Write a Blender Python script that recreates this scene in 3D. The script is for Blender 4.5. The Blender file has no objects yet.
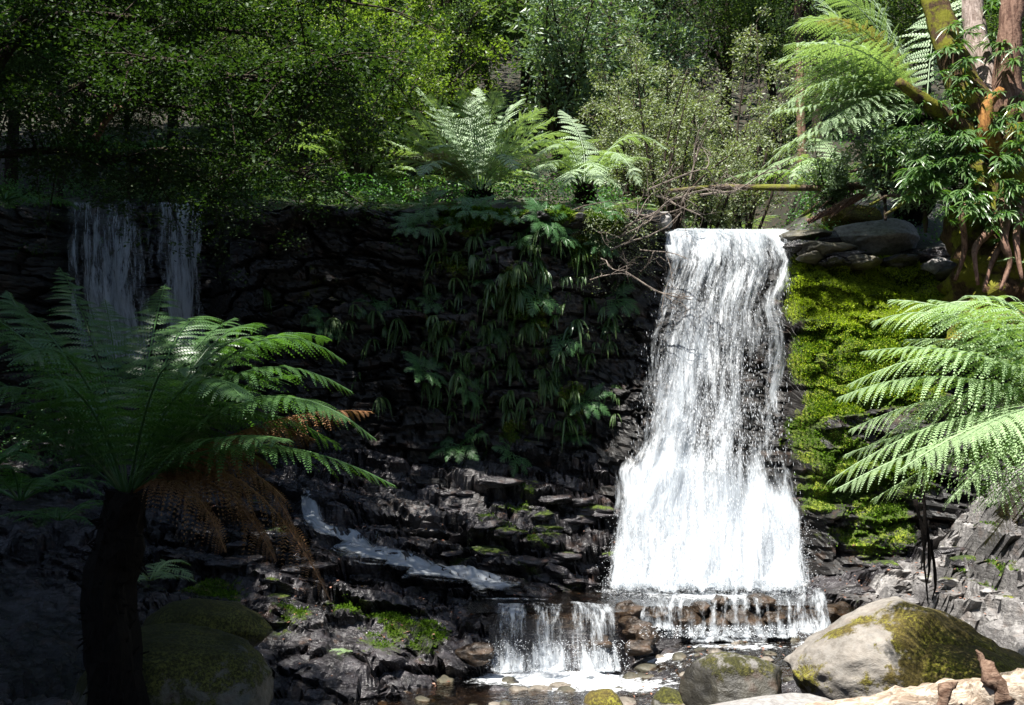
import bpy, math, random
import numpy as np
from mathutils import Vector, Matrix
from mathutils.bvhtree import BVHTree

scene = bpy.context.scene
COL = scene.collection
rng = np.random.default_rng(7)
random.seed(7)

# ------------------------------------------------------------ camera, sky, sun, exposure
CAM_Z = 1.6
PITCH = 5.6
cam_d = bpy.data.cameras.new('camera'); cam = bpy.data.objects.new('camera', cam_d); COL.objects.link(cam)
cam.location = (0, 0, CAM_Z); cam.rotation_euler = (math.radians(90 + PITCH), 0, 0)
cam_d.lens = 35; cam_d.sensor_width = 36; cam_d.clip_start = .05; cam_d.clip_end = 2000
scene.camera = cam
SUN = np.array([-0.28, -0.36, 0.89]); SUN /= np.linalg.norm(SUN)
world = bpy.data.worlds.new('World'); scene.world = world; world.use_nodes = True
wn = world.node_tree; bg = wn.nodes['Background']
sky = wn.nodes.new('ShaderNodeTexSky'); sky.sky_type = 'NISHITA'; sky.sun_disc = False
sky.sun_elevation = math.asin(SUN[2]); sky.sun_rotation = math.atan2(SUN[0], SUN[1])
wn.links.new(sky.outputs[0], bg.inputs[0]); bg.inputs[1].default_value = 0.065
sl = bpy.data.lights.new('sun', 'SUN'); so = bpy.data.objects.new('sun', sl); COL.objects.link(so)
sl.energy = 5.0; sl.angle = math.radians(0.55); sl.color = (1, .96, .89)
so.rotation_euler = Vector(SUN).to_track_quat('Z', 'Y').to_euler()
scene.view_settings.view_transform = 'Standard'; scene.view_settings.look = 'None'
scene.view_settings.exposure = 1.58; scene.view_settings.gamma = 1
cy = scene.cycles
cy.max_bounces = 7; cy.diffuse_bounces = 3; cy.glossy_bounces = 2; cy.transmission_bounces = 3
cy.transparent_max_bounces = 12; cy.use_denoising = True; cy.sample_clamp_indirect = 4
cy.caustics_reflective = False; cy.caustics_refractive = False

# ------------------------------------------------------------ pixel helper (measured on the photograph)
FP = 1024 * 35 / 36
ca, sa = math.cos(math.radians(PITCH)), math.sin(math.radians(PITCH))
def ray(px, py):
    a = (px - 512) / FP; b = (352.5 - py) / FP
    return np.array([a, ca - sa * b, sa + ca * b])
def P(px, py, Y):
    d = ray(px, py); return d * (Y / d[1]) + np.array([0, 0, CAM_Z])

# ------------------------------------------------------------ noise
def _hash(ix, iy, iz, s=0):
    h = (ix.astype(np.int64) * 374761393 + iy.astype(np.int64) * 668265263 + iz.astype(np.int64) * 2147483647 + s * 974634777) & 0xffffffff
    h = ((h ^ (h >> 13)) * 1274126177) & 0xffffffff
    h = ((h ^ (h >> 16)) * 2246822519) & 0xffffffff
    return ((h ^ (h >> 15)) & 0xffffff) / float(0xffffff)
def vn(x, y, z, s=0):
    x, y, z = np.broadcast_arrays(np.asarray(x, float), np.asarray(y, float), np.asarray(z, float))
    ix, iy, iz = np.floor(x), np.floor(y), np.floor(z)
    fx, fy, fz = x - ix, y - iy, z - iz
    fx, fy, fz = [f * f * f * (f * (f * 6 - 15) + 10) for f in (fx, fy, fz)]
    r = 0
    for dx in (0, 1):
        for dy in (0, 1):
            for dz in (0, 1):
                w = (fx if dx else 1 - fx) * (fy if dy else 1 - fy) * (fz if dz else 1 - fz)
                r = r + w * _hash(ix + dx, iy + dy, iz + dz, s)
    return r * 2 - 1
def fbm(x, y, z, o=4, s=0, g=.5):
    r = 0; a = 1; f = 1; t = 0
    for k in range(o):
        r = r + a * vn(x * f + 17.3 * k, y * f - 9.1 * k, z * f + 5.7 * k, s + k); t += a; a *= g; f *= 2.03
    return r / t
def sst(a, b, x):
    t = np.clip((np.asarray(x, float) - a) / (b - a), 0, 1); return t * t * (3 - 2 * t)
def cells(u, v, s=0, jit=.9):
    """Voronoi in 2D: id-hash of nearest cell, and distance to border (F2-F1)."""
    iu, iv = np.floor(u), np.floor(v)
    d1 = np.full(np.shape(u), 9.); d2 = d1.copy(); h = np.zeros(np.shape(u)); gx = h.copy(); gy = h.copy()
    for a in (-1, 0, 1):
        for b in (-1, 0, 1):
            cu, cv = iu + a, iv + b
            pu = cu + .5 + jit * (_hash(cu, cv, cu * 0, s) - .5); pv = cv + .5 + jit * (_hash(cu, cv, cu * 0, s + 1) - .5)
            d = np.hypot(u - pu, v - pv); hh = _hash(cu, cv, cu * 0, s + 2)
            near = d < d1
            d2 = np.where(near, d1, np.minimum(d2, d)); h = np.where(near, hh, h)
            gx = np.where(near, u - pu, gx); gy = np.where(near, v - pv, gy); d1 = np.where(near, d, d1)
    return h, d2 - d1, gx, gy

# ------------------------------------------------------------ mesh helpers
def link(o, parent=None):
    COL.objects.link(o)
    if parent is not None: o.parent = parent
    return o
def make_mesh(name, V, F, attrs=None, smooth=True, uv=None):
    """V (n,3); F list of arrays (m,3) / (m,4)."""
    me = bpy.data.meshes.new(name)
    V = np.asarray(V, np.float32)
    if not isinstance(F, (list, tuple)): F = [F]
    F = [np.asarray(f, np.int32) for f in F if len(f)]
    me.vertices.add(len(V)); me.vertices.foreach_set('co', V.ravel())
    idx = np.concatenate([f.ravel() for f in F]); cnt = np.concatenate([np.full(len(f), f.shape[1], np.int32) for f in F])
    st = np.concatenate([[0], np.cumsum(cnt)[:-1]]).astype(np.int32)
    me.loops.add(len(idx)); me.loops.foreach_set('vertex_index', idx)
    me.polygons.add(len(cnt)); me.polygons.foreach_set('loop_start', st)
    try: me.polygons.foreach_set('loop_total', cnt)
    except Exception: pass
    me.update(calc_edges=True)
    me.polygons.foreach_set('use_smooth', np.full(len(cnt), bool(smooth)))
    for k, v in (attrs or {}).items():
        a = me.attributes.new(k, 'FLOAT', 'POINT'); a.data.foreach_set('value', np.asarray(v, np.float32))
    if uv is not None:
        u = me.uv_layers.new(name='UVMap'); u.data.foreach_set('uv', np.asarray(uv, np.float32)[idx].ravel())
    me.validate()
    return me
def obj(name, me, m, parent=None, **kw):
    if m is not None and not me.materials: me.materials.append(m)
    o = link(bpy.data.objects.new(name, me), parent)
    for k, v in kw.items(): o[k] = v
    return o
def tag(o, label, cat, group=None):
    o['label'] = label; o['category'] = cat
    if group: o['group'] = group
    return o
def thing(name, loc, label, cat, group=None):
    o = link(bpy.data.objects.new(name, None)); o.location = [float(c) for c in loc]; o.empty_display_size = .1
    return tag(o, label, cat, group)
def copy_tree(o, parent=None):
    c = o.copy(); COL.objects.link(c)
    if parent is not None: c.parent = parent
    for ch in list(o.children): copy_tree(ch, c)
    return c
def grid_faces(nr, nc):
    i = np.arange(nr - 1)[:, None] * nc + np.arange(nc - 1)[None]
    i = i.ravel(); return np.stack([i, i + 1, i + nc + 1, i + nc], 1)
def nrm(v): return v / (np.linalg.norm(v, axis=-1, keepdims=True) + 1e-9)

class MB:
    def __init__(s): s.V = []; s.T = []; s.Q = []; s.n = 0; s.A = []
    def add(s, V, T=None, Q=None, a=0.0):
        V = np.asarray(V, float).reshape(-1, 3)
        if T is not None and len(T): s.T.append(np.asarray(T) + s.n)
        if Q is not None and len(Q): s.Q.append(np.asarray(Q) + s.n)
        s.V.append(V); s.n += len(V); s.A.append(np.full(len(V), a) if np.isscalar(a) else np.asarray(a, float).ravel())
    def mesh(s, name, smooth=True, origin=None):
        V = np.concatenate(s.V)
        if origin is not None: V = V - np.asarray(origin)
        return make_mesh(name, V, [np.concatenate(x) for x in (s.T, s.Q) if x], {'v': np.concatenate(s.A)}, smooth)
    def tube(s, pts, rad, n=6, bump=0, a=0.0, seed=0, sub=1):
        pts = np.asarray(pts, float); rad = np.broadcast_to(np.asarray(rad, float), (len(pts),)).copy()
        if sub > 1 and len(pts) > 2:           # catmull-rom refine
            p = np.vstack([2 * pts[0] - pts[1], pts, 2 * pts[-1] - pts[-2]]); o = []; r = []
            for i in range(len(pts) - 1):
                for t in np.linspace(0, 1, sub, endpoint=False):
                    p0, p1, p2, p3 = p[i:i + 4]
                    o.append(.5 * (2 * p1 + (p2 - p0) * t + (2 * p0 - 5 * p1 + 4 * p2 - p3) * t * t + (3 * p1 - p0 - 3 * p2 + p3) * t ** 3)); r.append(rad[i] * (1 - t) + rad[i + 1] * t)
            o.append(pts[-1]); r.append(rad[-1]); pts = np.array(o); rad = np.array(r)
        elif sub > 1:
            t = np.linspace(0, 1, sub + 1)[:, None]; pts = pts[0] * (1 - t) + pts[1] * t; rad = rad[0] * (1 - t[:, 0]) + rad[1] * t[:, 0]
        m = len(pts); T = nrm(np.gradient(pts, axis=0)); ref = np.array([0, 0, 1.]) if abs(T[0, 2]) < .9 else np.array([1., 0, 0])
        a1 = []; u = nrm(ref - T[0] * (ref @ T[0]))
        for k in range(m):
            u = nrm(u - T[k] * (u @ T[k])); a1.append(u)
        a1 = np.array(a1); a2 = np.cross(T, a1)
        th = np.arange(n) * 2 * np.pi / n
        R = rad[:, None]
        if bump:
            kk = np.arange(m)[:, None]; R = R * (1 + bump * fbm(np.cos(th)[None] * 1.7 + seed, np.sin(th)[None] * 1.7, kk * .35 + seed, 3, seed) * 1.6)
        R = np.broadcast_to(R, (m, n))[..., None]
        V = pts[:, None] + R * (np.cos(th)[None, :, None] * a1[:, None] + np.sin(th)[None, :, None] * a2[:, None])
        i = np.arange(m - 1)[:, None] * n; j = np.arange(n)[None]; jn = (j + 1) % n
        Q = np.stack([i + j, i + jn, i + n + jn, i + n + j], -1).reshape(-1, 4)
        caps = []
        for base, rev in ((0, True), ((m - 1) * n, False)):
            for k in range(1, n - 1):
                t3 = [base, base + k, base + k + 1]; caps.append(t3[::-1] if rev else t3)
        s.add(V.reshape(-1, 3), caps, Q, a)

# ------------------------------------------------------------ materials
def mat(name):
    m = bpy.data.materials.new(name); m.use_nodes = True; nt = m.node_tree; nt.nodes.clear()
    out = nt.nodes.new('ShaderNodeOutputMaterial'); return m, nt, out
class N:
    def __init__(s, nt): s.nt = nt
    def n(s, t, props=None, **inp):
        nd = s.nt.nodes.new(t)
        for k, v in (props or {}).items(): setattr(nd, k, v)
        for k, v in inp.items():
            k = int(k[1:]) if k[0] == '_' and k[1:].isdigit() else k.replace('_', ' ')
            s.set(nd.inputs[k], v)
        return nd
    def set(s, sock, v):
        if isinstance(v, bpy.types.NodeSocket): s.nt.links.new(v, sock)
        elif isinstance(v, bpy.types.Node): s.nt.links.new(v.outputs[0], sock)
        else:
            if isinstance(v, (tuple, list)) and len(v) == 3 and sock.type == 'RGBA': v = (*v, 1)
            sock.default_value = v
    def mix(s, f, a, b):
        nd = s.nt.nodes.new('ShaderNodeMix'); nd.data_type = 'RGBA'
        s.set(nd.inputs[0], f); s.set(nd.inputs[6], a); s.set(nd.inputs[7], b); return nd.outputs[2]
    def math(s, op, a, b=0.0, c=0.0):
        nd = s.nt.nodes.new('ShaderNodeMath'); nd.operation = op
        s.set(nd.inputs[0], a); s.set(nd.inputs[1], b); s.set(nd.inputs[2], c); return nd.outputs[0]
    def ramp(s, f, a, b):     # smooth map to 0..1
        nd = s.nt.nodes.new('ShaderNodeMapRange'); nd.interpolation_type = 'SMOOTHSTEP'
        s.set(nd.inputs[0], f); nd.inputs[1].default_value = a; nd.inputs[2].default_value = b; return nd.outputs[0]
    def noise(s, scale, detail=3, vec=None, rough=.55, dist=0):
        nd = s.nt.nodes.new('ShaderNodeTexNoise'); nd.inputs['Scale'].default_value = scale; nd.inputs['Detail'].default_value = detail
        nd.inputs['Roughness'].default_value = rough; nd.inputs['Distortion'].default_value = dist
        s.set(nd.inputs['Vector'], vec if vec is not None else s.coord()); return nd.outputs[0]
    def coord(s):
        if not hasattr(s, '_c'): s._c = s.nt.nodes.new('ShaderNodeTexCoord')
        return s._c.outputs['Object']
    def scaled(s, v, sc):
        nd = s.nt.nodes.new('ShaderNodeMapping'); nd.inputs['Scale'].default_value = sc; s.set(nd.inputs[0], v); return nd.outputs[0]
    def attr(s, name):
        nd = s.nt.nodes.new('ShaderNodeAttribute'); nd.attribute_name = name; return nd.outputs['Fac']

def rock_mat(name, dark, pale, moss1, moss2, wet=.3, bump=.6, strata=(3, 3, 14)):
    m, nt, out = mat(name); n = N(nt)
    c = n.coord()
    big = n.noise(1.3, 4); fine = n.noise(22, 5, rough=.7); st = n.noise(1.6, 5, n.scaled(c, strata), .65, .4)
    rc = n.mix(n.ramp(n.math('ADD', n.math('MULTIPLY', big, .6), n.math('MULTIPLY', st, .5)), .42, .72), dark, pale)
    rc = n.mix(n.ramp(fine, .52, .75), rc, [x * .45 for x in dark])
    pal = n.attr('pale'); rc = n.mix(n.math('MULTIPLY', pal, .85), rc, n.mix(n.ramp(fine, .35, .7), (.16, .15, .145), (.36, .345, .33)))
    brown = n.ramp(n.noise(5.5, 3), .56, .7); rc = n.mix(n.math('MULTIPLY', brown, .35), rc, (.075, .038, .02))
    mc = n.mix(n.ramp(n.noise(3.1, 4), .38, .66), moss1, moss2); mc = n.mix(n.ramp(n.noise(48, 4, rough=.8), .42, .62), [x * .45 for x in moss1], mc)
    mf = n.ramp(n.math('ADD', n.attr('moss'), n.math('MULTIPLY', n.math('SUBTRACT', n.noise(9, 5, rough=.75), .5), 1.1)), .42, .58)
    col = n.mix(mf, rc, mc)
    ro = n.math('ADD', n.math('MULTIPLY', n.noise(7, 3), .5), wet - .2)
    ro = n.math('ADD', n.math('MULTIPLY', mf, .6), ro); ro = n.math('ADD', ro, n.math('MULTIPLY', pal, .3))
    bh = n.math('ADD', n.math('MULTIPLY', st, .7), n.math('MULTIPLY', fine, .35)); bh = n.math('ADD', bh, n.math('MULTIPLY', n.math('MULTIPLY', n.noise(90, 3, rough=.8), mf), .45))
    bp = n.n('ShaderNodeBump', None, Strength=bump, Distance=.05, Height=bh)
    p = n.n('ShaderNodeBsdfPrincipled', None, Base_Color=col, Roughness=ro, Normal=bp.outputs[0]); p.inputs['Specular IOR Level'].default_value = .45
    nt.links.new(p.outputs[0], out.inputs[0]); return m

def leaf_mat(name, c1, c2, trans=.35, rough=.45, spec=.5, tip=None, tcol=1.6, var=.5):
    """c1..c2 per leaf (island) random; attribute v darkens/tints towards tip colour."""
    m, nt, out = mat(name); n = N(nt)
    g = n.n('ShaderNodeNewGeometry'); oi = n.n('ShaderNodeObjectInfo')
    r = n.math('FRACT', n.math('ADD', g.outputs['Random Per Island'], oi.outputs['Random']))
    col = n.mix(r, c1, c2)
    if tip is not None: col = n.mix(n.attr('v'), col, tip)
    col = n.mix(n.math('MULTIPLY', n.math('FRACT', n.math('MULTIPLY', r, 7.3)), var), col, [x * .45 for x in c1])
    p = n.n('ShaderNodeBsdfPrincipled', None, Base_Color=col, Roughness=rough); p.inputs['Specular IOR Level'].default_value = spec
    tc = n.n('ShaderNodeMix', {'data_type': 'RGBA', 'blend_type': 'MULTIPLY'}); tc.inputs[0].default_value = 1
    n.set(tc.inputs[6], col); n.set(tc.inputs[7], (1.5 * tcol, 1.7 * tcol, .5 * tcol))
    t = n.n('ShaderNodeBsdfTranslucent', None, Color=tc.outputs[2])
    mx = n.n('ShaderNodeMixShader', None, _0=trans, _1=p.outputs[0], _2=t.outputs[0])
    nt.links.new(mx.outputs[0], out.inputs[0]); return m

def bark_mat(name, c1, c2, moss=None, mscale=4, mth=.5, stretch=(9, 9, 1.5), rough=.85):
    m, nt, out = mat(name); n = N(nt); c = n.coord()
    f = n.noise(3, 5, n.scaled(c, stretch), .7, .6); g = n.noise(30, 3)
    col = n.mix(n.ramp(f, .35, .65), c1, c2); col = n.mix(n.ramp(g, .5, .8), col, [x * .5 for x in c1])
    if moss is not None:
        mf = n.ramp(n.noise(mscale, 5, rough=.7), mth - .06, mth + .06)
        col = n.mix(mf, col, n.mix(n.noise(25, 3), [x * .5 for x in moss], moss))
    bp = n.n('ShaderNodeBump', None, Strength=.8, Distance=.02, Height=n.math('ADD', f, n.math('MULTIPLY', g, .4)))
    p = n.n('ShaderNodeBsdfPrincipled', None, Base_Color=col, Roughness=rough, Normal=bp.outputs[0]); p.inputs['Specular IOR Level'].default_value = .12
    nt.links.new(p.outputs[0], out.inputs[0]); return m

M_ROCK = rock_mat('wet dark rock', (.010, .0095, .010), (.055, .050, .054), (.035, .06, .006), (.13, .19, .012), .22, .8, (2.5, 4, 16))
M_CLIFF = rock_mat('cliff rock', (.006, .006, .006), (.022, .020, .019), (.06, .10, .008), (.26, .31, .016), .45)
M_BOULD = rock_mat('boulder rock', (.085, .072, .055), (.25, .22, .185), (.10, .075, .015), (.2, .19, .02), .7, .5, (5, 5, 8))
M_BOULDD = rock_mat('dark boulder rock', (.03, .028, .02), (.10, .09, .06), (.05, .05, .008), (.12, .12, .02), .5, .6, (4, 4, 6))
M_GREYB = rock_mat('grey boulder rock', (.14, .135, .13), (.3, .29, .28), (.06, .07, .01), (.2, .21, .03), .6, .5, (4, 4, 6))
# ------------------------------------------------------------ terrain height
def tps_fit(pts):
    X = pts[:, :2]; z = pts[:, 2]; n = len(X)
    d = np.hypot(X[:, None, 0] - X[None, :, 0], X[:, None, 1] - X[None, :, 1]) + 1e-9
    K = d * d * np.log(d) + np.eye(n) * .05
    A = np.zeros((n + 3, n + 3)); A[:n, :n] = K; A[:n, n] = 1; A[:n, n + 1:] = X; A[n, :n] = 1; A[n + 1:, :n] = X.T
    return X, np.linalg.solve(A, np.concatenate([z, [0, 0, 0]]))
BP = [(200,640,9.2),(300,640,9.35),(380,640,9.5),(440,622,9.9),(250,590,9.9),(350,602,10),(440,603,10.3),(200,560,10.2),(200,500,11),(300,530,10.6),
      (400,560,10.8),(300,492,11.5),(400,505,11.7),(450,468,12.3),(520,472,12.4),(600,485,12.5),(520,530,11.7),(570,558,11.6),(600,575,11.45),
      (100,490,12),(0,470,12),(-200,450,12),(0,580,9),(100,610,8.5),(-200,560,8),(820,592,10.9),(880,587,10.8),(930,572,10.6),(800,562,11.4),(900,548,11.3),(960,525,10.3),
      (1024,505,9.3),(1024,590,8.4),(960,600,9.1),(970,640,8.6),(870,612,10.1),(1100,460,9),(1120,600,7.6),(1300,500,8),
      (890,700,7.6),(1024,700,6.9),(60,705,6.9),(-100,650,6)]
bp = [P(*q) for q in BP]
bp += [np.array(q) for q in [(.3,11,-.16),(1,11,-.2),(2,11,-.2),(3,11,-.16),(.6,10.3,-.1),(1.6,10.6,-.1),(2.6,10.7,-.1),(0.2,10.25,-.03),(1.,10.2,-.05),(1.2,11.9,-.2),(2.4,12.2,-.2),(3.3,12,-.1),
       (-2.3,5,.3),(-2.5,2,.2),(2.2,4,-.1),(2.5,1,0),(0,3,-.3),(0,-3,0),(-5,0,1),(5,0,1),(-8,6,2),(8,5,2),(-8,12,2),(8,11,3.2),(-7,-5,1.5),(7,-5,1.5),(1.2,6,-.35)]]
_bX, _bw = tps_fit(np.array(bp))
def tps(x, y):
    r = _bw[-3] + _bw[-2] * x + _bw[-1] * y
    for k in range(len(_bX)):
        d2 = (x - _bX[k, 0]) ** 2 + (y - _bX[k, 1]) ** 2 + 1e-9; r = r + _bw[k] * .5 * d2 * np.log(d2)
    return r
LOWPOLY = np.array([(-2.15,8.95),(-1.3,9.25),(-.72,9.75),(-.25,10.08),(.3,10.12),(.75,10.05),(1.1,10.14),(1.3,10.45),(1.75,10.5),(2.4,10.6),(3.1,10.55),(3.35,10.4),(3.2,9.7),(2.6,8.9),(1.9,8.1),(1.2,7.0),(1.0,5),(.8,0),(.6,-8),(-1,-8),(-1,0),(-1.1,5),(-1.5,6.6),(-1.75,7.6),(-2.1,8.3)])
def poly_sd(x, y, poly):
    d = np.full(np.shape(x), 1e9); ins = np.zeros(np.shape(x), bool)
    for i in range(len(poly)):
        a, b = poly[i], poly[(i + 1) % len(poly)]; e = b - a
        t = np.clip(((x - a[0]) * e[0] + (y - a[1]) * e[1]) / (e @ e), 0, 1)
        d = np.minimum(d, np.hypot(x - a[0] - t * e[0], y - a[1] - t * e[1]))
        c = (a[1] > y) != (b[1] > y)
        with np.errstate(divide='ignore', invalid='ignore'): ins ^= c & (x < (b[0] - a[0]) * (y - a[1]) / (b[1] - a[1] + 1e-12) + a[0])
    return np.where(ins, d, -d)
def low_level(x, y):        # water level of the lower stream: a little higher below the right-hand cascade
    return -.56 + .21 * sst(1.0, 1.9, x) * sst(9.0, 10.1, y)
def z_upper(x, y):
    ch = np.exp(-((x - 2.7 - .25 * (y - 13)) / 1.25) ** 4)
    base = 4.52 + .30 * (y - 12.2) + np.clip(y - 16, 0, None) * .32 - np.clip(y - 45, 0, None) * .4
    base = base + .15 * fbm(x * .8, y * .8, x * 0, 3, 5) + .02 * np.clip(np.abs(x) - 8, 0, None) ** 1.3
    base = base - .55 * sst(3.3, 4.2, x) * (1 - sst(12.6, 13.6, y))
    chz = 4.36 + .06 * (y - 13)
    return base * (1 - ch) + np.minimum(base, chz + np.clip(y - 17.5, 0, None) * .6) * ch
def ground_z(x, y):
    x = np.asarray(x, float); y = np.asarray(y, float)
    b = tps(x, y)
    far = np.hypot(x, y - 5); b = np.where(far > 12, np.clip(b, 0, 4) , b)
    b = b * (1 - sst(9, 16, np.abs(x))) + (np.minimum(2 + .35 * (np.abs(x) - 8), 18)) * sst(9, 16, np.abs(x))
    b = b * (1 - sst(4, 10, -y)) + (.5 + .3 * np.clip(-y - 5, 0, 40)) * sst(4, 10, -y)
    wob = .10 * fbm(x * 2.2, y * 2.2, x * 0, 3, 11)
    h = b + .14 * fbm(x * 1.1, y * 1.1, x * 0, 3, 21)
    poolm = np.exp(-(((x - 1.7) / 1.7) ** 4)) * np.exp(-(((y - 11.1) / .75) ** 4))
    tilt = -.16 * x + .10 * y
    t = h - tilt + .05 * fbm(x * 1.6, y * 3, x * 0, 3, 31)
    def terr(t, stp, k, lo=.72):
        q = t / stp; f = q - np.floor(q); return (1 - k) * t + k * (np.floor(q) + sst(lo, .97, f)) * stp
    ca_, e, gx, gy = cells((x + .35 * y) * 1.0 + .5 * fbm(x * 1.3, y * 1.3, 0 * x, 2, 3), y * 1.5, 41)
    t = t + (ca_ - .5) * .16
    t = terr(t, .20, .85); t = t + .03 * fbm(x * 2.5, y * 4.5, x * 0, 3, 33); t = terr(t, .062, .75)
    hs = t + tilt
    c2, e2, gx2, gy2 = cells(x * 3.6 + .8 * fbm(x * 3, y * 3, 0 * x, 2, 53), y * 6.5, 51)
    hs = hs + (c2 - .5) * .05 + gx2 * (c2 - .5) * .12 - .05 * (1 - sst(0, .10, e)) - .018 * (1 - sst(0, .10, e2))
    hs = hs + .035 * fbm(x * 6, y * 11, x * 0, 4, 61)
    rough = 1 - .75 * poolm
    zb = h * (1 - rough) + hs * rough
    zb = zb * (1 - poolm) + np.minimum(zb, -.03) * poolm
    bed = low_level(x, y) - .07 + .085 * fbm(x * 1.7, y * 1.7, x * 0, 3, 71) + (c2 - .5) * .11 + .05 * fbm(x * 7, y * 7, x * 0, 2, 72)
    rimz = np.exp(-((poly_sd(x, y, LOWPOLY) + .12) / .16) ** 2) * sst(-.5, -.1, x) * (1 - sst(3.2, 3.5, x)) * (y > 9.5)
    zb = zb * (1 - rimz) + (-.035 + .05 * fbm(x * 5, y * 5, x * 0, 3, 77)) * rimz
    sd = poly_sd(x, y, LOWPOLY) + wob * .6 * (1 + (x < -.2)) + .05 * (x > -.3)
    wdt = np.where(y > 9.2, .11 + .24 * (1 - sst(-.4, -.15, x)), .7)
    m = sst(-wdt * .3, wdt, sd)
    z = zb * (1 - m) + bed * m
    cl = sst(13.35, 14.3, y + 1.4 * sst(3.2, 8, x))
    cl = np.where(y > 15, 1, cl) * np.where(x < -3.2, sst(14.4, 15, y) / 1, 1) if False else sst(0, 1, (y - CY(x)) / .7)
    return z * (1 - cl) + z_upper(x, y) * cl
def CY(x):   # where the sheet climbs, hidden inside the rock behind the cliff
    return 13.3 + 1.5 * sst(3.0, 3.8, -x) * (1 - sst(6.3, 7, -x)) - 1.2 * sst(4, 6, x)

def axis(a, b, fine, lo, hi, grow=1.12):
    c = list(np.arange(a, b, fine)); s = fine; v = c[-1]
    while v < hi: s *= grow; v += s; c.append(v)
    s = fine; v = c[0]; L = []
    while v > lo: s *= grow; v -= s; L.append(v)
    return np.array(L[::-1] + c)
gx_ = axis(-5.8, 5.4, .028, -400, 400); gy_ = axis(6.4, 9.0, .035, -400, 9.0); gy_ = np.concatenate([gy_[gy_ < 9.0], axis(9.0, 12.9, .0175, 8.99, 500)])
X, Y = np.meshgrid(gx_, gy_)
Z = ground_z(X, Y)
def blobs(x, y, z, L):
    r = np.zeros(np.shape(x))
    for (px, py, Yd, rad, s) in L:
        p = P(px, py, Yd); r = np.maximum(r, s * np.exp(-((x - p[0]) ** 2 + (y - p[1]) ** 2 * .5 + (z - p[2]) ** 2) / rad ** 2))
    return r
_sl = np.abs(np.gradient(tps(X, Y), gy_, axis=0)) + np.abs(np.gradient(tps(X, Y), gx_, axis=1))
_m = sst(.15, .55, _sl) * (Z < 3.2) * (Z > -.05) * (Y > 8.2) * (Y < 13) * (1 - sst(3.2, 3.5, X) * sst(11.2, 11.6, Y))
_sd = poly_sd(X, Y, LOWPOLY); _m = np.maximum(_m, np.exp(-((_sd - .02) / .38) ** 2) * (1 - sst(-.35, -.1, X)) * (Y > 8.6) * (Y < 11))
_w = .15 * fbm(X * .8, Z * .7, Y * .6, 3, 181) + .22 * X * (X < 2) - .12 * X * (X > 2)
_l = (Z + _w) / .13; _li = np.floor(_l); _lf = _l - _li
_hA = _hash(_li, _li * 0, _li * 0, 19); _hB = _hash(_li + 1, _li * 0, _li * 0, 19)
_st = _hA * (1 - sst(.7, 1, _lf)) + _hB * sst(.7, 1, _lf) - .5
_cb, _eb, _gx, _gy = cells(X * 1.3 + _hA * 3, (Z + _w) * 3.0 + Y * .4, 191)
_cs, _es, _g1, _g2 = cells(X * 4.2 + _hA * 7, (Z + _w) * 10 + Y, 195)
_d = .20 * _st + (_cb - .5) * .22 - .12 * (1 - sst(0, .12, _eb)) + (_cs - .5) * .06 - .03 * (1 - sst(0, .15, _es)) + .14 * fbm(X * 1.3, Z * 1.3, Y * 1.1 + 3, 4, 185)
Yd_ = -_m * _d * .8; Zd_ = _m * _d * .35
gyn, gxn = np.gradient(Z, gy_, gx_)
flat = 1 / np.sqrt(1 + gxn ** 2 + gyn ** 2)
MB_G = [(420,490,11.6,.32,1),(500,520,11.5,.5,.85),(545,530,11.6,.45,.95),(560,500,11.8,.4,.85),(520,490,12,.4,.8),(575,572,11.5,.3,.7),(530,560,11.5,.3,.7),(340,560,10.6,.3,.5),(460,560,11.2,.3,.55),(390,612,9.8,.4,1.1),(350,600,9.9,.3,.95),(425,628,9.8,.28,1.1),(210,600,9.8,.45,.85),(290,608,9.6,.3,.8),
        (245,575,10,.2,.6),(840,602,10.4,.16,1),(860,597,10.4,.1,.7),(1000,570,9,.3,.75),(990,530,9.6,.25,.65),(960,570,9.4,.2,.6),(610,530,12,.4,.45),(260,620,9.3,.3,.6),(150,560,9.8,.4,.6)]
moss = blobs(X, Y, Z, MB_G) * np.clip(flat * 1.3, 0, 1)
moss = np.where(Z > 4.2, .35, moss)
palR = sst(3.3, 4.1, X) * (Z < 2.3) * (Y < 11) * (Y > 5)
pale = blobs(X, Y, Z, [(1000,560,9,.75,1),(1010,620,8.6,.6,.9),(960,600,9,.5,.8),(470,480,12,.25,.8),(400,500,11.8,.22,.7),(420,515,11.6,.22,.8),(1060,520,8.6,.8,.8),(850,590,10.7,.2,.4)]) * (.6 + .4 * vn(X * 4, Y * 4, X * 0, 5))
pale = np.maximum(pale, palR * (.75 + .5 * vn(X * 2.5, Y * 2.5, X * 0, 6)))
lit_ = sst(4.15, 4.6, Z)
me = make_mesh('ground', np.stack([X, Y + Yd_, Z + Zd_], -1).reshape(-1, 3), grid_faces(*X.shape), {'moss': moss.ravel(), 'pale': np.clip(pale, 0, 1).ravel(), 'soil': lit_.ravel()}, False)
ground = obj('ground', me, M_ROCK, kind='structure', label='wet dark layered rock and forest soil')
M_SOIL, nt, out = mat('forest soil'); n = N(nt)
p = n.n('ShaderNodeBsdfPrincipled', None, Base_Color=n.mix(n.ramp(n.noise(6, 5), .4, .65), (.012, .013, .006), (.028, .02, .010)), Roughness=.95); nt.links.new(p.outputs[0], out.inputs[0])
me.materials.append(M_SOIL)
fz = Z[:-1, :-1].ravel() ; fy = Y[:-1, :-1].ravel(); fx = X[:-1, :-1].ravel()
soil = ((fz > 4.0) & (fy > 12.8) & ~((np.abs(fx - 2.7) < 1.4) & (fy < 17))) | (np.abs(fx) > 9) | (fy < 2)
me.polygons.foreach_set('material_index', soil.astype(np.int32))

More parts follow.
